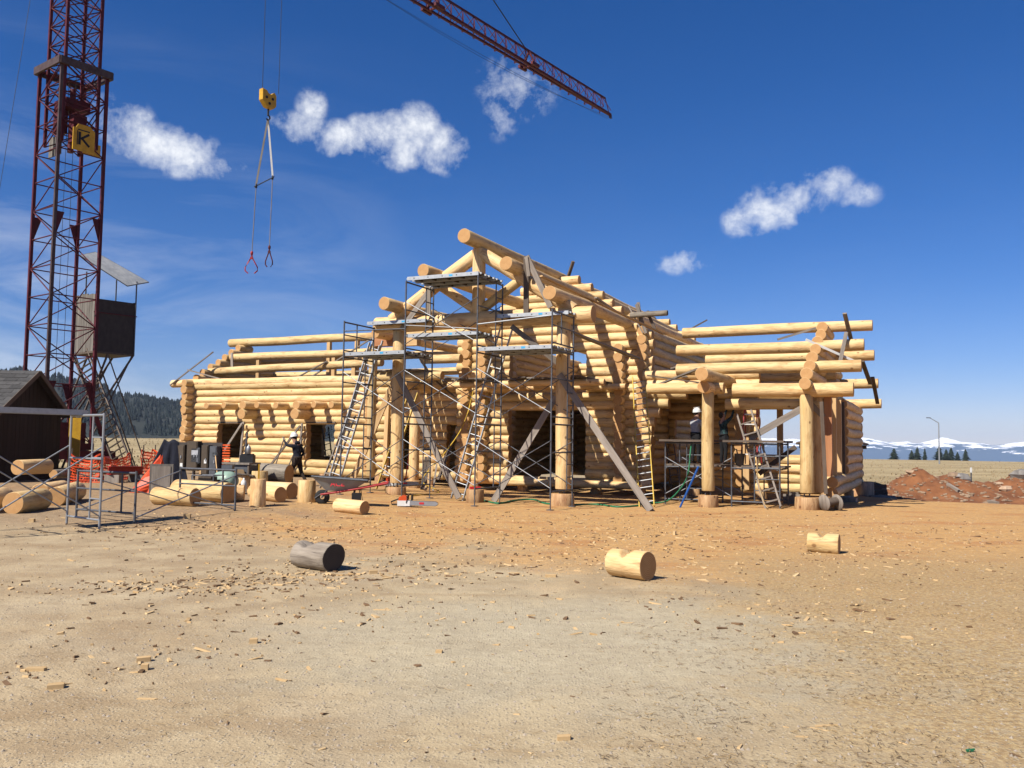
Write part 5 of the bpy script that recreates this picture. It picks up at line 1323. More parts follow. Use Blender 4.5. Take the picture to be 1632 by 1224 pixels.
# ---- tool table with boxes
tt = gp(383, 783, .1); tg = zg(tt.x, tt.y)
tb = thing('tool_table', 'low work table with drawers by the window brace', 'table', (tt.x, tt.y, tg), rad(-20))
MB().box((0, 0, .78), (1.05, .6, .06)).build('top', 'board_grey', tb); MB().box((0, .02, .50), (.95, .5, .46)).build('drawer_case', 'cabinet_grey', tb)
MB().prism([(-.26, 0), (.26, 0), (.21, .24), (-.21, .24)], (.12, -.24, .36), (1, 0, 0), (0, -.25, 1), (0, -.02, 0)).build('door', 'plywood', tb)
for x in (-.46, .46):
    for y in (-.24, .24): MB().bar((x, y, -.02), (x, y, .75), .05, .05).build('leg', 'board_dark', tb)
def on_table(x, y): return Matrix.Translation((tt.x, tt.y, tg+.81)) @ Matrix.Rotation(rad(-20), 4, 'Z') @ Vector((x, y, 0))
tag(MB().box((0, 0, .12), (.42, .3, .24)).box((0, 0, .26), (.36, .24, .04)).build('battery_case', 'black', loc=on_table(.22, .02)), 'black battery case on the tool table', 'case')
tag(MB().lathe((0, 0, 0), [(0, 0), (.07, 0), (.075, .2), (.05, .25), (.02, .27), (.02, .31), (0, .31)], 12).build('jug', 'galv', loc=on_table(.30, -.05)+Vector((0, 0, .27))), 'small steel bottle standing on the battery case', 'bottle')
mb = MB()
for i in range(8): mb.box((0, 0, .05+i*.085), (.30, .05, .045), rad(-25))
tag(mb.build('cord_reel', 'orange_plastic', loc=on_table(-.50, -.1)+Vector((0, 0, -.1))), 'orange extension cord coiled in loops at the table end', 'cord')
tag(MB().tube((0, 0, 0), (.05, 0, .95), .03, 8).build('standing_pipe', 'steel_grey', loc=on_table(-.02, .2)), 'grey pipe standing upright on the tool table', 'pipe')
def shovel(label, b, t):
    b, t = Vector(b), Vector(t); T = thing('shovel', label, 'shovel', b); d = t-b; z = d.normalized()
    MB().tube(d*.25, d*.92, .018, 8).build('shaft', 'board_new', T); x, y, zz = frame_to(d)
    MB().path([d*.90, d*.92+x*.08, d*1.0+x*.07, d*1.0-x*.07, d*.92-x*.08, d*.90], .015, 6).build('grip', 'black', T)
    MB().prism([(-.1, 0), (0, -.12), (.1, 0), (.11, .25), (-.11, .25)], z*.12-y*.01, x, z, y*.02).build('blade', 'steel_grey', T)
q = gp(351, 785, .1); shovel('shovel with black grip leaning on the electrical stand', (q.x, q.y-.15, zg(q.x, q.y)), dp(343, 722, 28.2))
# bottles, tank and clutter in front of the stand
def bottle(label, p, r, h, mat, cat='bottle', name='bottle'):
    tag(MB().lathe((0, 0, 0), [(0, 0), (r, 0), (r*1.02, h*.6), (r*.75, h*.8), (r*.3, h*.88), (r*.3, h), (0, h)], 14).build(name, mat, loc=p), label, cat)
q = gq(388, 787); bottle('white spray bottle on the ground by the rag covered block', q, .085, .42, 'white'); q = gq(382, 789); bottle('red fuel can beside the white bottle', q, .09, .28, 'red_paint', 'fuel can', 'fuel_can')
q = gq(361, 790); tk = thing('air_tank', 'pale green air compressor tank lying by the tool table', 'tank', q)
MB().lathe((-.22, 0, .38), [(0, -.16), (.15, -.14), (.25, -.04), (.27, .08), (.27, .32), (.25, .44), (.15, .54), (0, .56)], 18, axis=(1, -.3, 0)).build('tank', 'green_tank', tk)
MB().box((0, .05, .72), (.3, .22, .2)).build('motor', 'cabinet_grey', tk); 
for x in (-.2, .25): MB().tube((x, -.2, .12), (x, -.14, .12), .12, 12).build('wheel', 'rubber', tk)
q = gq(330, 792); gn = thing('generator', 'small dark generator in a tube frame before the cabinets', 'generator', q, rad(-15))
MB().box((0, 0, .28), (.55, .38, .3)).box((0, 0, .47), (.4, .3, .1)).build('engine', 'cabinet_brown', gn)
mb = MB()
for x in (-.34, .34): mb.path([(x, -.24, 0), (x, -.24, .55), (x, .24, .55), (x, .24, 0)], .018, 6)
mb.tube((-.34, -.24, .55), (.34, -.24, .55), .018, 6); mb.tube((-.34, .24, .55), (.34, .24, .55), .018, 6); mb.build('tube_frame', 'steel_grey', gn)
p = gp(386, 789); zt = zg(p.x, p.y)+.42
mb = MB(); n1 = 10; vs = []
for j in range(n1+1):
    for i in range(n1+1):
        x, y = (i/n1-.5)*.8, (j/n1-.5)*.6; r_ = math.hypot(x, y); vs.append((x, y, .05+.05*mnoise.noise(Vector((x*6, y*6, 1)))-(max(0, r_-.25))**1*.35))
vs += [(x, y, z-.02) for x, y, z in vs]; k1 = (n1+1)**2; f1 = [(j*(n1+1)+i, j*(n1+1)+i+1, (j+1)*(n1+1)+i+1, (j+1)*(n1+1)+i) for j in range(n1) for i in range(n1)]
mb.add(vs, f1+[tuple(k1+q_ for q_ in reversed(f)) for f in f1], 0, False); tag(mb.build('rag', 'board_dark', loc=(p.x, p.y, zt)), 'crumpled dark rag draped over the low block', 'rag')

# ---- wheelbarrow
WBp = gp(546, 812); WBz = zg(WBp.x, WBp.y)
wb = thing('wheelbarrow', 'grey wheelbarrow with red handles facing the chopping block', 'wheelbarrow', (WBp.x, WBp.y, WBz), rad(6))
def tub():
    mb = MB(); rings = []
    for t, inset in ((0, 0), (1, 0), (1, .03), (.08, .03)):
        z = .36+.34*t; x0 = -.42-.36*t+inset; x1 = .22+.40*t-inset; yw = .18+.17*t-inset
        zz0 = z+.02*t; zz1 = z-.09*t
        rings.append([(x0, -yw*.55, zz0), (x0*.75+x1*.25, -yw, zz0*.75+zz1*.25), (x1*.8+x0*.2, -yw, zz1*.8+zz0*.2), (x1, -yw*.8, zz1), (x1, yw*.8, zz1), (x1*.8+x0*.2, yw, zz1*.8+zz0*.2), (x0*.75+x1*.25, yw, zz0*.75+zz1*.25), (x0, yw*.55, zz0)])
    vs = [p for r_ in rings for p in r_]; n_ = 8
    mb.add(vs, [(k*n_+i, k*n_+(i+1) % n_, (k+1)*n_+(i+1) % n_, (k+1)*n_+i) for k in range(3) for i in range(n_)], 0, False)
    mb.add(rings[0], [tuple(range(7, -1, -1))]); mb.add(rings[3], [tuple(range(8))])
    return mb.build('tub', 'grey_tub', wb)
tb_ = tub()
rim = [(-.78, -.19, .725), (-.46, -.35, .70), (.34, -.35, .64), (.62, -.28, .615), (.62, .28, .615), (.34, .35, .64), (-.46, .35, .70), (-.78, .19, .725), (-.78, -.19, .725)]
MB().path(rim, .018, 6).build('rim', 'steel_grey', tb_)
for s in (-1, 1):
    MB().path([(-.55, s*.10, .26), (-.1, s*.20, .33), (.45, s*.27, .43), (1.12, s*.31, .56)], .024, 8).build('handle', 'red_paint', wb)
    MB().tube((.98, s*.30, .535), (1.14, s*.312, .565), .03, 8).build('grip', 'red_paint', wb)
    mb = MB(); mb.path([(.30, s*.24, .40), (.22, s*.26, .0), (.50, s*.27, .0), (.42, s*.26, .42)], .016, 6); mb.build('leg', 'black', wb)
MB().box((.36, -.285, .22), (.24, .02, .2)).build('leg_plate', 'black', wb)
MB().lathe((-.52, -.055, .19), [(.06, 0), (.13, .0), (.175, .015), (.19, .055), (.175, .095), (.13, .11), (.06, .11)], 20, axis=(0, 1, 0)).build('tyre', 'rubber', wb)
MB().tube((-.52, -.12, .19), (-.52, .12, .19), .02, 8).build('axle', 'steel_grey', wb)
mb = MB()
for s in (-1, 1): mb.path([(-.52, s*.1, .19), (-.40, s*.12, .36)], .015, 6); mb.path([(-.55, s*.08, .27), (-.70, s*.05, .16)], .014, 6)
mb.build('fork', 'steel_grey', wb)
def text(body, size, mat, loc, rot, parent=None, name='lettering', bold=0.0):
    cu = bpy.data.curves.new(name, 'FONT'); cu.body = body; cu.size = size; cu.extrude = .003; cu.offset = bold; cu.align_x = 'CENTER'; cu.align_y = 'CENTER'
    o = bpy.data.objects.new(name, cu); COL.objects.link(o); bpy.context.view_layer.update()
    me = bpy.data.meshes.new_from_object(o.evaluated_get(bpy.context.evaluated_depsgraph_get())); bpy.data.objects.remove(o)
    me.materials.clear(); me.materials.append(MATS[mat]); o = bpy.data.objects.new(name, me); COL.objects.link(o)
    o.location = loc; o.rotation_euler = rot
    if parent: o.parent = parent
    return o
text('ACE', .19, 'red_hat', (-.12, -.290, .535), (rad(66), 0, rad(1)), tb_, bold=.002)

# ---- chainsaws
def chainsaw(label, p, rz, on=0.0):
    T = thing('chainsaw', label, 'chainsaw', (p.x, p.y, zg(p.x, p.y)+on), rz)
    MB().box((0, 0, .09), (.36, .22, .14)).box((.12, 0, .075), (.14, .24, .1)).build('engine_body', 'white', T)
    mb = MB(); mb.prism([(-.16, .15), (.08, .15), (.05, .27), (-.03, .30), (-.14, .25)], (0, -.1, 0), (1, 0, 0), (0, 0, 1), (0, .2, 0)); mb.build('top_cover', 'orange_plastic', T)
    MB().path([(-.16, 0, .06), (-.34, 0, .05), (-.36, 0, .12), (-.16, 0, .2)], .022, 6).build('rear_handle', 'black', T)
    MB().path([(.06, -.12, .10), (.08, -.13, .27), (.08, .1, .29), (.06, .13, .1)], .017, 6).build('front_handle', 'black', T)
    MB().box((.19, 0, .24), (.03, .2, .15)).build('hand_guard', 'black', T)
    g_ = MB().prism([(.15, .03), (.82, .02), (.88, .055), (.88, .095), (.82, .125), (.15, .135)], (0, -.135, .02), (1, 0, 0), (0, 0, 1), (0, .008, 0)).build('guide_bar', 'galv', T)
    MB().path([(.15, -.13, .045), (.82, -.13, .035), (.895, -.13, .075), (.895, -.13, .115), (.82, -.13, .15), (.15, -.13, .16)], .007, 5).build('chain', 'steel_grey', g_)
    MB().box((.46, -.139, .10), (.12, .004, .05)).build('bar_mark', 'red_hat', g_)
chainsaw('orange and white chainsaw lying in the open before the scaffold', gp(645, 811), rad(-3))
p = gp(622, 792); stump('saw_stump', p, .16, .22, 'low pale stump with a chainsaw on it at the scaffold'); chainsaw('orange and white chainsaw resting on the low pale stump', p, rad(8), .22)

# ---- hoses, ropes, spool
def cord(name, label, pts, r, mat, cat):
    out = []
    for k in range(len(pts)-1):
        p0, p1, p2, p3 = (Vector(pts[max(0, min(len(pts)-1, k+j))]) for j in (-1, 0, 1, 2))
        for i in range(6):
            t = i/6; out.append(.5*((2*p1)+(p2-p0)*t+(2*p0-5*p1+4*p2-p3)*t*t+(3*p1-p0-3*p2+p3)*t**3))
    out.append(Vector(pts[-1])); return tag(MB().path(out, r, 6).build(name, mat), label, cat)
def gg(x, y, dz=.02): p = gp(x, y, .05); return Vector((p.x, p.y, zg(p.x, p.y)+dz))
cord('green_hose', 'green air hose snaking on the ground under the scaffold', [gg(772, 796), gg(795, 801), gg(822, 796), gg(850, 795), gg(870, 801), gg(905, 803), gg(950, 802), gg(985, 806), gg(1020, 804)], .03, 'green_hose', 'hose')
h1 = hw(3.35, 1.95, 0)
cord('air_hose', 'green hose hanging down from the porch scaffold deck', [hw(3.0, 2.75, 1.9), hw(3.05, 2.4, 1.5), hw(3.0, 2.2, .8), hw(2.6, 2.2, .25), hw(2.2, 2.3, .06), hw(1.6, 2.0, .05)], .022, 'green_hose', 'hose')
tag(board('blue_level', gz(hw(3.0, 1.45, 0)), hw(3.42, 1.88, 1.15), .06, .03, 'blue'), 'long blue level leaning against the porch post', 'level')
cord('yellow_rope', 'yellow rope hanging from the log corner to the ground', [hw(-5.6, 5.3, 4.6), hw(-5.65, 5.25, 3.9), hw(-5.9, 4.9, 2.4), hw(-6.2, 4.0, 1.3), hw(-6.2, 2.6, .45), gg(700, 785), gg(668, 791), gg(655, 793)], .018, 'yellow_rope', 'rope')
cord('tan_rope', 'tan rope hanging beside the wooden step ladder', [hw(4.95, 2.45, 1.4), hw(5.0, 2.4, .8), hw(5.2, 2.1, .2), hw(5.35, 1.9, .05)], .016, 'straw', 'rope')
rp = hw(6.85, 2.75, 0); rp.z = zg(rp.x, rp.y)
rl = thing('cable_reel', 'wooden cable reel lying on its side by the outermost stump', 'reel', rp, -TH)
for k, o_ in ((0, -.12), (1, .22)): MB().lathe((o_*.9, o_, .22), [(0, -.02), (.22, -.02), (.23, 0), (.22, .02), (0, .02)], 20, axis=(.9, 1, .2)).build('flange', 'board_grey', rl)
MB().tube((-.11, -.12, .2), (.2, .22, .27), .11, 14).build('drum', 'board_dark', rl)
for i, (px, py, w, h, d, lb) in enumerate([(1262, 800, .5, .3, .2, 'grey wood scrap propped by the step ladder foot'), (1345, 797, .8, .14, .3, 'short plank stub lying by the side wall')]):
    q = gg(px, py, 0); tag(MB().box((0, 0, h/2-.01), (w, d, h), rj(.6)).box((.05, .02, h+.02), (w*.6, d*.5, .05), rj(.4)).build('wood_scrap', 'board_grey', loc=q), lb, 'scrap')
for (a, b, w, lb, m_) in [((672, 782), (679, 728), .10, 'dark board leaning beside the shorter porch post', 'board_dark'), ((676, 782), (684, 728), .10, 'dark narrow board leaning beside its twin by the doorway', 'board_dark'),
                          ((678, 784), (690, 742), .09, 'yellow stained board leaning by the doorway', 'board_new'), ((690, 784), (696, 740), .06, 'grey batten leaning by the doorway', 'board_grey')]:
    p0 = gg(*a); d0 = p0.y; tag(board('leaning_board', p0, dp(b[0], b[1], d0+.5), w, .04, m_, up=(0, 1, 0)), lb, 'board')
# red pole by the short post
tag(MB().tube(gg(645, 778), dp(655, 700, gg(645, 778).y+.3), .025, 8).build('red_bar', 'red_paint'), 'red steel bar leaning behind the thick porch post', 'bar')
# ---- small open pavilion behind the right end of the house
pv = hw(6.35, 15.5, 0); pg = zg(pv.x, pv.y)
pav = thing('open_shelter', 'dark open post and beam shelter behind the right end of the house', 'shelter', (pv.x, pv.y, pg), -TH)
zt = dp(1388, 712, pv.y).z-pg; zr = dp(1375, 696, pv.y).z-pg
for x in (-1.7, .25):
    for y in (-.2, 2.3): MB().bar((x, y, -.2), (x, y, zt), .14, .14).build('post', 'board_dark', pav)
for y in (-.2, 2.3): board('beam', (-1.95, y, zt-.02), (.5, y, zt-.02), .14, .16, 'board_dark', pav)
for s in (0, 1):
    a, b = Vector((-.75, 0, zr+.05)), Vector(((.55 if s else -2.05), 0, zt+.06)); e_ = Vector((0, 2.9, 0)); o_ = Vector((0, -.5, 0)); t_ = Vector((0, 0, .08))
    MB().add([a+o_, b+o_, b+e_, a+e_, a+o_+t_, b+o_+t_, b+e_+t_, a+e_+t_], [(0, 1, 2, 3), (7, 6, 5, 4), (0, 4, 5, 1), (1, 5, 6, 2), (2, 6, 7, 3), (3, 7, 4, 0)]).build('roof', 'board_dark', pav)
    board('brace', (.25 if s else -1.7, -.2, zt*.45), (-.35 if s else -1.1, -.2, zt), .1, .1, 'board_dark', pav)
q = gq(1403, 782); tag(log('log_stub', (q.x-.4, q.y, q.z-.2), (q.x+.5, q.y-.1, q.z-.18), .26, .26, None, ('log_grey', 'log_grey_end'), seg=16), 'grey log stub lying past the house corner before the red heap', 'log')
p = hw(7.1, 12.9, 0); stump('corner_block', p, .34, .55, 'dark upright block at the far house corner', mats=('log_grey', 'log_end'))

# ================================================================== PEOPLE
def person(label, loc, rz, J, regions, extras):
    """J: joints (metres, figure frame: x right, y forward, z up). One continuous skinned body; head and hands grown on it."""
    V, E, R = [], [], []
    def add(p, r, par=None):
        V.append(Vector(p)); R.append(r); i = len(V)-1
        if par is not None: E.append((par, i))
        return i
    pel = add(J['pelvis'], .135); sp = add(J['spine'], .13, pel); ch = add(J['chest'], .15, sp); nk = add(J['neck'], .062, ch)
    hb = add(J['head'], .088, nk); ht = add(J['crown'], .082, hb)
    tagp = {}
    for s in ('l', 'r'):
        h_ = add(J[s+'hip'], .105, pel); k_ = add(J[s+'knee'], .068, h_); c_ = add(Vector(J[s+'knee']).lerp(Vector(J[s+'ankle']), .35), .062, k_); a_ = add(J[s+'ankle'], .045, c_); t_ = add(J[s+'toe'], .038, a_)
        sh = add(J[s+'sho'], .072, ch); el = add(J[s+'elb'], .05, sh); wr = add(J[s+'wri'], .034, el)
        w, e = Vector(J[s+'wri']), Vector(J[s+'elb']); d = (w-e).normalized(); side = d.cross(Vector((0, 0, 1)))
        side = side.normalized() if side.length > .1 else Vector((1, 0, 0)); nr = side.cross(d)
        pm_ = add(w+d*.075, .036, wr)
        for fi, (off, ln) in enumerate(((-.030, .060), (-.010, .070), (.010, .066), (.030, .052))):
            k1 = add(w+d*(.12)+side*off+nr*.006, .0105, pm_); k2 = add(w+d*(.12+ln*.55)+side*off*1.05+nr*.022, .0095, k1); add(w+d*(.12+ln*.75)+side*off+nr*.048, .008, k2)
        tb1 = add(w+d*.05+side*.048+nr*.01, .012, pm_); add(w+d*.09+side*.066+nr*.03, .0095, tb1)
    me = bpy.data.meshes.new('body'); me.from_pydata([tuple(v) for v in V], E, []); o = bpy.data.objects.new('tmp', me); COL.objects.link(o)
    md = o.modifiers.new('Skin', 'SKIN'); md.use_smooth_shade = True
    for i, sv in enumerate(me.skin_vertices[0].data): sv.radius = (R[i], R[i]); sv.use_root = (i == 0)
    su = o.modifiers.new('S', 'SUBSURF'); su.levels = 2; su.render_levels = 2
    bpy.context.view_layer.update()
    bm_ = bpy.data.meshes.new_from_object(o.evaluated_get(bpy.context.evaluated_depsgraph_get())); bpy.data.objects.remove(o)
    names = [q_ for q_ in regions.values() if q_]; bm_.materials.clear(); mats = ['skin'] + [m_ for m_ in dict.fromkeys(names)]
    for m_ in mats: bm_.materials.append(MATS[m_])
    def seg(a, b): return (Vector(J[a]), Vector(J[b]))
    segs = {'torso': [seg('pelvis', 'chest')], 'neck': [seg('neck', 'crown')], 'arm': [seg(s+a, s+b) for s in 'lr' for a, b in (('sho', 'elb'), ('elb', 'wri'))],
            'leg': [seg(s+a, s+b) for s in 'lr' for a, b in (('hip', 'knee'), ('knee', 'ankle'))], 'foot': [seg(s+'ankle', s+'toe') for s in 'lr'],
            'hand': [(Vector(J[s+'wri'])+(Vector(J[s+'wri'])-Vector(J[s+'elb'])).normalized()*.05, Vector(J[s+'wri'])+(Vector(J[s+'wri'])-Vector(J[s+'elb'])).normalized()*.2) for s in 'lr']}
    def dist(p, ab):
        a, b = ab; t = max(0, min(1, (p-a).dot(b-a)/max(1e-6, (b-a).length_squared))); return (p-a-(b-a)*t).length
    wz = Vector(J['pelvis']).z+.06
    for f in bm_.polygons:
        c = f.center; best = min(((dist(c, ab), k) for k, l_ in segs.items() for ab in l_))[1]
        if best == 'torso' and (c-Vector(J['pelvis'])).dot((Vector(J['chest'])-Vector(J['pelvis'])).normalized()) < .07: best = 'leg'
        mt_ = regions.get(best); f.material_index = mats.index(mt_) if mt_ else 0; f.use_smooth = True
    T = thing('person', label, 'person', loc, rz)
    b = bpy.data.objects.new('body', bm_); COL.objects.link(b); b.parent = T
    # head: skull, nose, ears, eyes, mouth
    hc = (Vector(J['head'])+Vector(J['crown']))/2; upx = (Vector(J['crown'])-Vector(J['head'])).normalized(); fw = Vector(J.get('face', (0, 1, 0))).normalized(); fw = (fw-upx*fw.dot(upx)).normalized(); rt = fw.cross(upx)
    Rm = Matrix((rt, fw, upx)).transposed()
    mb = MB(); mb.ball(hc, .11, (.72, .90, 1.08), 14, 10, 0, Rm); mb.ball(hc+fw*.102-upx*.015, .018, (.8, 1.1, 1.3), 8, 6, 0, Rm)
    for s in (-1, 1):
        mb.ball(hc+rt*s*.082-upx*.01, .028, (.35, .7, 1.1), 8, 6, 0, Rm); mb.ball(hc+fw*.09+rt*s*.033+upx*.012, .011, (1.2, .6, .7), 8, 6, 1, Rm)
    mb.ball(hc+fw*.092-upx*.058, .018, (1.3, .5, .35), 8, 6, 2, Rm)
    mb.build('head', ['skin', 'hair', 'red_paint'], T)
    hm = MB(); hm.ball(hc+upx*.018-fw*.018, .113, (.76, .86, 1.0), 12, 8, 0, Rm); hm.v = [tuple(Vector(v)) for v in hm.v]
    keep = [i for i, f in enumerate(hm.f) if sum((Vector(hm.v[j])-hc).dot(upx)*1.0-(Vector(hm.v[j])-hc).dot(fw)*1.1 for j in f)/4 > -.005]
    hm.f = [hm.f[i] for i in keep]; hm.mi = [0]*len(keep); hm.sm = [True]*len(keep); hm.build('hair', 'hair', T)
    if 'helmet' in extras:
        mb = MB(); n_ = 18; prof = [(.138, -.01), (.134, .0), (.130, .03), (.118, .075), (.085, .115), (.04, .135), (.001, .14)]
        mb.lathe(hc+upx*.045, prof, n_, axis=upx); mb.prism([(-.10, 0), (-.07, .07), (0, .095), (.07, .07), (.10, 0)], hc+upx*.040+fw*.10, rt, fw, upx*.012)
        mb.bar(hc+upx*.19-fw*.1, hc+upx*.19+fw*.1, .03, .02); mb.build('hard_hat', extras['helmet'], T)
    if 'cap' in extras:
        mb = MB(); mb.lathe(hc+upx*.03, [(.112, 0), (.112, .04), (.09, .085), (.05, .105), (.001, .11)], 16, axis=upx); mb.prism([(-.08, 0), (-.05, .08), (.05, .08), (.08, 0)], hc+upx*.03+fw*.09, rt, fw, upx*.012); mb.build('cap', extras['cap'], T)
    if 'hood' in extras:
        mb = MB(); c_ = Vector(J['neck'])-fw*.07-upx*.02; mb.ball(c_, .10, (1.25, .7, .75), 12, 8, 0, Rm); mb.build('hood', extras['hood'], T)
    if 'belt' in extras:
        mb = MB(); p_ = Vector(J['pelvis']); mb.lathe(p_+Vector((0, 0, .08)), [(.155, -.03), (.165, -.025), (.165, .025), (.155, .03)], 16); 
        for s in (-1, 1): mb.box(p_+Vector((s*.16, .03, -.02)), (.07, .14, .16))
        mb.build('tool_belt', extras['belt'], T)
    return T
# figure 1: stepping past the raised log, one hand up on a tool
P1 = dict(pelvis=(0, 0, .90), spine=(.02, .02, 1.06), chest=(.02, .05, 1.27), neck=(.01, .10, 1.47), head=(.0, .14, 1.55), crown=(0, .17, 1.72), face=(.1, .9, -.35),
          lhip=(-.10, 0, .86), lknee=(-.12, .16, .50), lankle=(-.15, .10, .10), ltoe=(-.16, .27, .04), rhip=(.10, 0, .86), rknee=(.14, -.06, .48), rankle=(.16, -.30, .11), rtoe=(.17, -.15, .045),
          lsho=(-.20, .06, 1.36), lelb=(-.27, .26, 1.38), lwri=(-.20, .40, 1.52), rsho=(.20, .04, 1.36), relb=(.28, -.04, 1.10), rwri=(.25, .14, .92))
wl = dp(473, 774, 30.0); wl.z = zg(wl.x, wl.y)
wsc = person('worker in navy hooded top and white hard hat walking past the raised log', wl, rad(68), P1, {'torso': 'navy_cloth', 'arm': 'navy_cloth', 'leg': 'brown_cloth', 'foot': 'boot', 'hand': 'glove', 'neck': None}, {'helmet': 'white', 'hood': 'navy_cloth', 'belt': 'brown_cloth'})
wsc.scale = (1.0,)*3
hnd = Matrix.Translation(wl) @ Matrix.Rotation(rad(68), 4, 'Z') @ Vector((-.19, .44, 1.60))
tl = thing('peavey', 'long handled log tool held by the worker in the white hard hat', 'tool', hnd)
e_ = dp(437, 748, 29.3)-hnd; MB().tube(-e_*.04, e_, .02, 8).build('handle', 'board_dark', tl); MB().path([e_*.86, e_*.9+Vector((.06, 0, .04)), e_+Vector((.10, 0, 0))], .014, 6).build('hook', 'steel_grey', tl)
a0, b0 = dp(458, 747, 29.6), dp(482, 690, 30.6); tag(MB().tube(a0, b0, .02, 8).build('pry_bar', 'board_dark'), 'dark pry pole leaning behind the worker against the window post', 'pole')
# figure 2 and 3 on the porch deck
P2 = dict(pelvis=(0, 0, .92), spine=(0, .01, 1.08), chest=(0, .02, 1.29), neck=(0, .05, 1.49), head=(0, .08, 1.56), crown=(0, .06, 1.74), face=(.2, 1, .1),
          lhip=(-.10, 0, .88), lknee=(-.12, .02, .49), lankle=(-.13, -.01, .09), ltoe=(-.15, .16, .04), rhip=(.10, 0, .88), rknee=(.12, .03, .49), rankle=(.13, 0, .09), rtoe=(.15, .17, .04),
          lsho=(-.20, .03, 1.38), lelb=(-.26, .12, 1.14), lwri=(-.18, .30, 1.10), rsho=(.20, .03, 1.38), relb=(.26, .12, 1.16), rwri=(.16, .30, 1.14))
P3 = dict(P2); P3.update(spine=(0, .03, 1.07), chest=(0, .0, 1.28), neck=(0, -.02, 1.48), head=(0, 0, 1.55), crown=(0, -.08, 1.71), face=(0, .8, .7),
          lsho=(-.19, 0, 1.40), lelb=(-.24, .18, 1.62), lwri=(-.14, .22, 1.88), rsho=(.19, 0, 1.40), relb=(.24, .2, 1.60), rwri=(.16, .30, 1.84))
w2 = hw(2.92, 3.55, DZ+.028); w3 = hw(3.80, 3.40, DZ+.028)
o = person('worker in pale grey top and white cap half hidden by the porch post', w2, rad(-60), P2, {'torso': 'grey_cloth', 'arm': 'grey_cloth', 'leg': 'black_cloth', 'foot': 'boot', 'neck': None, 'hand': None}, {'helmet': 'white', 'belt': 'black_cloth'}); o.scale = (.94,)*3
o = person('worker in dark plaid shirt reaching overhead to the porch beam', w3, rad(-75), P3, {'torso': 'plaid_cloth', 'arm': 'plaid_cloth', 'leg': 'black_cloth', 'foot': 'boot', 'neck': None, 'hand': None}, {'belt': 'black_cloth'}); o.scale = (.90,)*3
bk = hw(4.35, 3.05, DZ+.03); bc = thing('tool_bucket', 'grey bucket with tools on the scaffold boards beside the step ladder', 'bucket', bk)
MB().lathe((0, 0, 0), [(0, 0), (.12, 0), (.155, .32), (.165, .33), (.15, .34), (.14, .3), (0, .28)], 16).build('bucket', 'cabinet_grey', bc); MB().tube((.02, 0, .25), (.1, .03, .52), .015, 6).tube((-.04, .02, .25), (-.09, 0, .47), .02, 6).build('tools', 'black', bc)

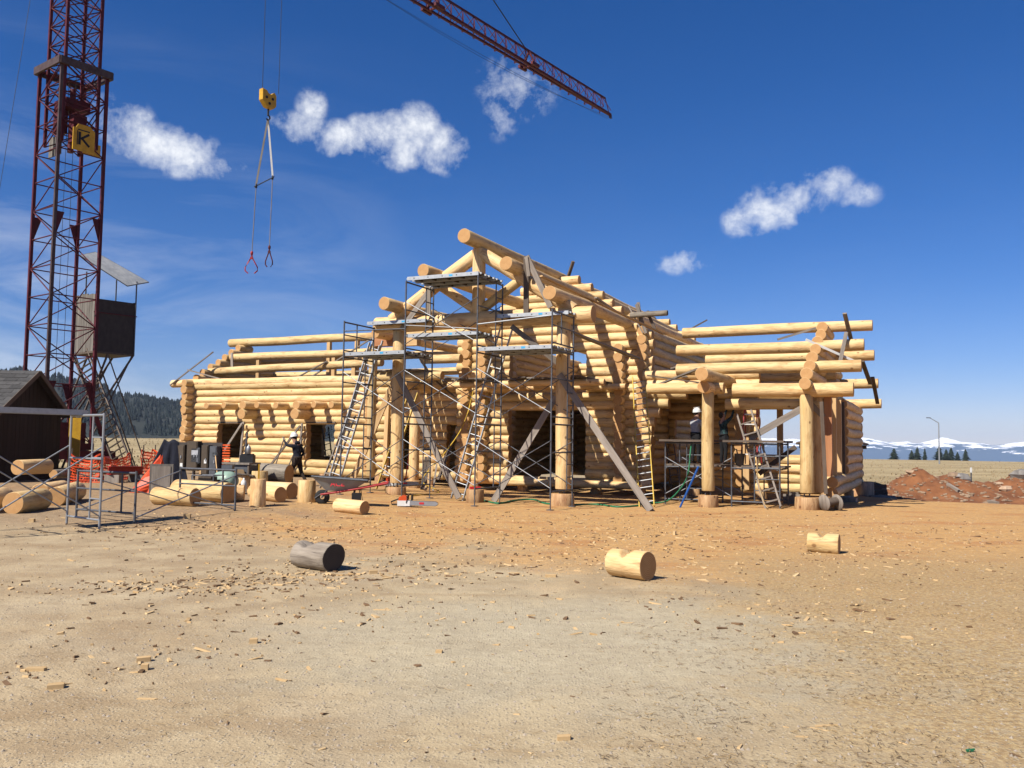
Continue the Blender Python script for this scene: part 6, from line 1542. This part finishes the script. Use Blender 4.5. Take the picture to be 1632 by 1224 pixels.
# ================================================================== LITTER ON THE GROUND
def litter():
    rnd = random.Random(21)
    def chip(mb, x, y, s, thick, mi, asp=None, tilt=.25):
        a = rnd.random()*PI; L, W = s*rnd.uniform(.8, 1.5)*(asp or rnd.uniform(1.0, 2.6)), s*rnd.uniform(.6, 1.1)
        R = Matrix.Rotation(a, 3, 'Z') @ Matrix.Rotation(rnd.uniform(-tilt, tilt), 3, 'X') @ Matrix.Rotation(rnd.uniform(-tilt, tilt), 3, 'Y')
        sk = rnd.uniform(-.3, .3)*L; z = zg(x, y)+thick*.4; c = Vector((x, y, z))
        pts = [(-L/2, -W/2), (L/2+sk*.3, -W/2*rnd.uniform(.3, 1)), (L/2+sk, W/2*rnd.uniform(.4, 1)), (-L/2+sk*.5, W/2)]
        vs = [c+R @ Vector((p[0], p[1], -thick/2)) for p in pts]+[c+R @ Vector((p[0]*.9, p[1]*.9, thick/2*rnd.uniform(.4, 1.2))) for p in pts]
        mb.add(vs, [(3, 2, 1, 0), (4, 5, 6, 7), (0, 1, 5, 4), (1, 2, 6, 5), (2, 3, 7, 6), (3, 0, 4, 7)], mi)
    chips = MB()
    # broad scatter of axe and saw chips, thicker round the work spots (photo pixel centres on the ground)
    spots = [(540, 918, 1.0, .4, 260), (310, 938, 1.0, .35, 200), (230, 935, 1.0, .4, 110), (650, 903, 1.8, .7, 200), (420, 928, .8, .35, 110), (800, 880, 3.2, 1.6, 420), (1000, 870, 3.5, 2.0, 420), (1250, 880, 3.5, 2.0, 380),
             (430, 850, 2.2, 1.2, 380), (300, 845, 1.6, .6, 240), (620, 830, 3.0, 1.6, 300), (920, 840, 4.0, 2.5, 380), (1150, 835, 4.0, 2.0, 350), (1430, 850, 3.0, 2.2, 220), (1230, 970, 1.2, 1.0, 160), (120, 1075, .35, .2, 26), (560, 980, 1.4, .6, 130), (330, 1040, .8, .5, 60)]
    for px, py, sx, sy, n in spots:
        c = gp(px, py)
        for _ in range(n):
            x, y = rnd.gauss(c.x, sx), rnd.gauss(c.y, sy)
            chip(chips, x, y, rnd.choice((.008, .010, .012, .016, .020, .026, .034, .05)), rnd.uniform(.006, .022), 0 if rnd.random() < .62 else 1)
    for _ in range(900):
        y = rnd.uniform(4.5, 24); x = rnd.uniform(-.62, .62)*y
        if y < 12 and rnd.random() < .55: continue
        chip(chips, x, y, rnd.choice((.010, .014, .02, .028)), rnd.uniform(.004, .010), 0 if rnd.random() < .6 else 1)
    tag(chips.build('wood_chips', ['chip', 'chip_brown']), 'scattered axe chips and saw offcuts strewn over the yard', 'wood chips', kind='stuff')
    peb = MB()
    for _ in range(8000):
        y = 4.0*(5.5**rnd.random()); x = rnd.uniform(-.66, .66)*y; r = rnd.choice((.004, .006, .008, .011, .016)); z = zg(x, y)
        n = 5; a0 = rnd.random()*6
        vs = [(x+r*rnd.uniform(.7, 1.2)*math.cos(a0+2*PI*i/n), y+r*rnd.uniform(.7, 1.2)*math.sin(a0+2*PI*i/n), z-.002) for i in range(n)]+[(x+rnd.uniform(-.3, .3)*r, y, z+r*rnd.uniform(.5, .9))]
        peb.add(vs, [(i, (i+1) % n, n) for i in range(n)], 0)
    tag(peb.build('gravel', ['pebble']), 'small stones and clods over the dirt yard', 'gravel', kind='stuff')
    tw = MB()
    def strand(x, y, L, w, mi):
        a = rnd.random()*2*PI; pts = []; b = rnd.uniform(-.35, .35)
        for k in range(4):
            pts.append(Vector((x, y, zg(x, y)+.003+rnd.random()*.01))); x += math.cos(a)*L/3; y += math.sin(a)*L/3; a += b
        for p, q in zip(pts, pts[1:]): tw.bar(p, q, w, w*.7, mi)
    for _ in range(5200):
        y = 4.2*(2.9**rnd.random()); x = y*(.10+.52*rnd.random()**.8)
        if mnoise.noise(Vector((x*.8, y*.8, 4))) < -.12: continue
        strand(x, y, rnd.uniform(.015, .06), rnd.uniform(.0015, .0035), 0 if rnd.random() < .45 else 1)
    for _ in range(1500):
        y = 4.2*(4.5**rnd.random()); x = rnd.uniform(-.62, .62)*y; strand(x, y, rnd.uniform(.02, .08), rnd.uniform(.0015, .003), 1 if rnd.random() < .7 else 0)
    tag(tw.build('bark_strands', ['twig', 'straw']), 'dark bark strands and straw trodden into the ground', 'bark litter', kind='stuff')
    # larger single pieces
    def piece(px, py, L, W, T, rz, label, mi=0, mat='chip', group=None):
        p = gp(px, py); mb = MB(); f = rnd.uniform(.1, .3)
        mb.prism([(-L/2, -W/2), (L/2*(1-f), -W/2), (L/2, W*.1), (L/2*.7, W/2), (-L/2*(1-f*.5), W/2*.8)], (0, 0, 0), (math.cos(rz), math.sin(rz), 0), (-math.sin(rz), math.cos(rz), .06), (0, 0, T))
        tag(mb.build('wood_offcut', mat, loc=(p.x, p.y, zg(p.x, p.y)-.006)), label, 'offcut', group)
    G = 'single wood offcuts lying on the bare dirt'
    for a in [(404, 1026, .07, .05, .045, .3, 'blocky cream offcut alone on the bare pale dirt'), (229, 1055, .11, .05, .04, .5, 'brown wedge offcut just behind a cream cube'), (231, 1068, .055, .05, .05, .2, 'cream cube offcut just in front of a brown wedge'),
              (58, 1070, .15, .05, .03, .1, 'two toned flat offcut in a small heap of chips'), (89, 1098, .11, .06, .035, .4, 'tan wedge offcut lying apart from the small chip heap'), (235, 1114, .14, .025, .012, -.05, 'thin pale splinter lying straight on the grey dirt'),
              (899, 1180, .09, .04, .03, .2, 'tan offcut lying alone near the dark bark strands'), (700, 1040, .06, .035, .03, 0, 'small orange offcut beside a thin straw'), (1318, 1158, .17, .03, .01, .15, 'long pale shaving crossing another shaving'),
              (1305, 1163, .13, .02, .008, -.7, 'pale shaving lying aslant under a longer shaving'), (1278, 1175, .08, .02, .01, -.1, 'short white splinter near the crossed shavings'), (610, 973, .20, .03, .012, -.1, 'long white splinter beyond the bare dirt patch'),
              (878, 920, .16, .06, .04, .1, 'brown flat offcut left of the notched log round'), (735, 870, .20, .06, .03, .05, 'reddish brown flat offcut beyond the grey log'), (1075, 852, .14, .05, .08, 1.2, 'upright brown offcut in the sawdust'), (595, 914, .12, .06, .05, .4, 'pale blocky offcut near the grey weathered log'),
              (298, 832, .15, .10, .10, .3, 'pale block offcut in front of the low scaffold'), (51, 836, .12, .08, .07, .1, 'small pale block offcut left of the scaffold leg')]:
        piece(*a, group=G)
    p = gp(1546, 1201); tag(MB().bar((-.02, 0, .008), (.02, .005, .01), .014, .012).bar((.012, .003, .012), (.03, .004, .016), .008, .008).build('green_clip', 'green_hose', loc=(p.x, p.y, zg(p.x, p.y))), 'tiny green plastic scrap on the straw strewn dirt', 'scrap')
litter()
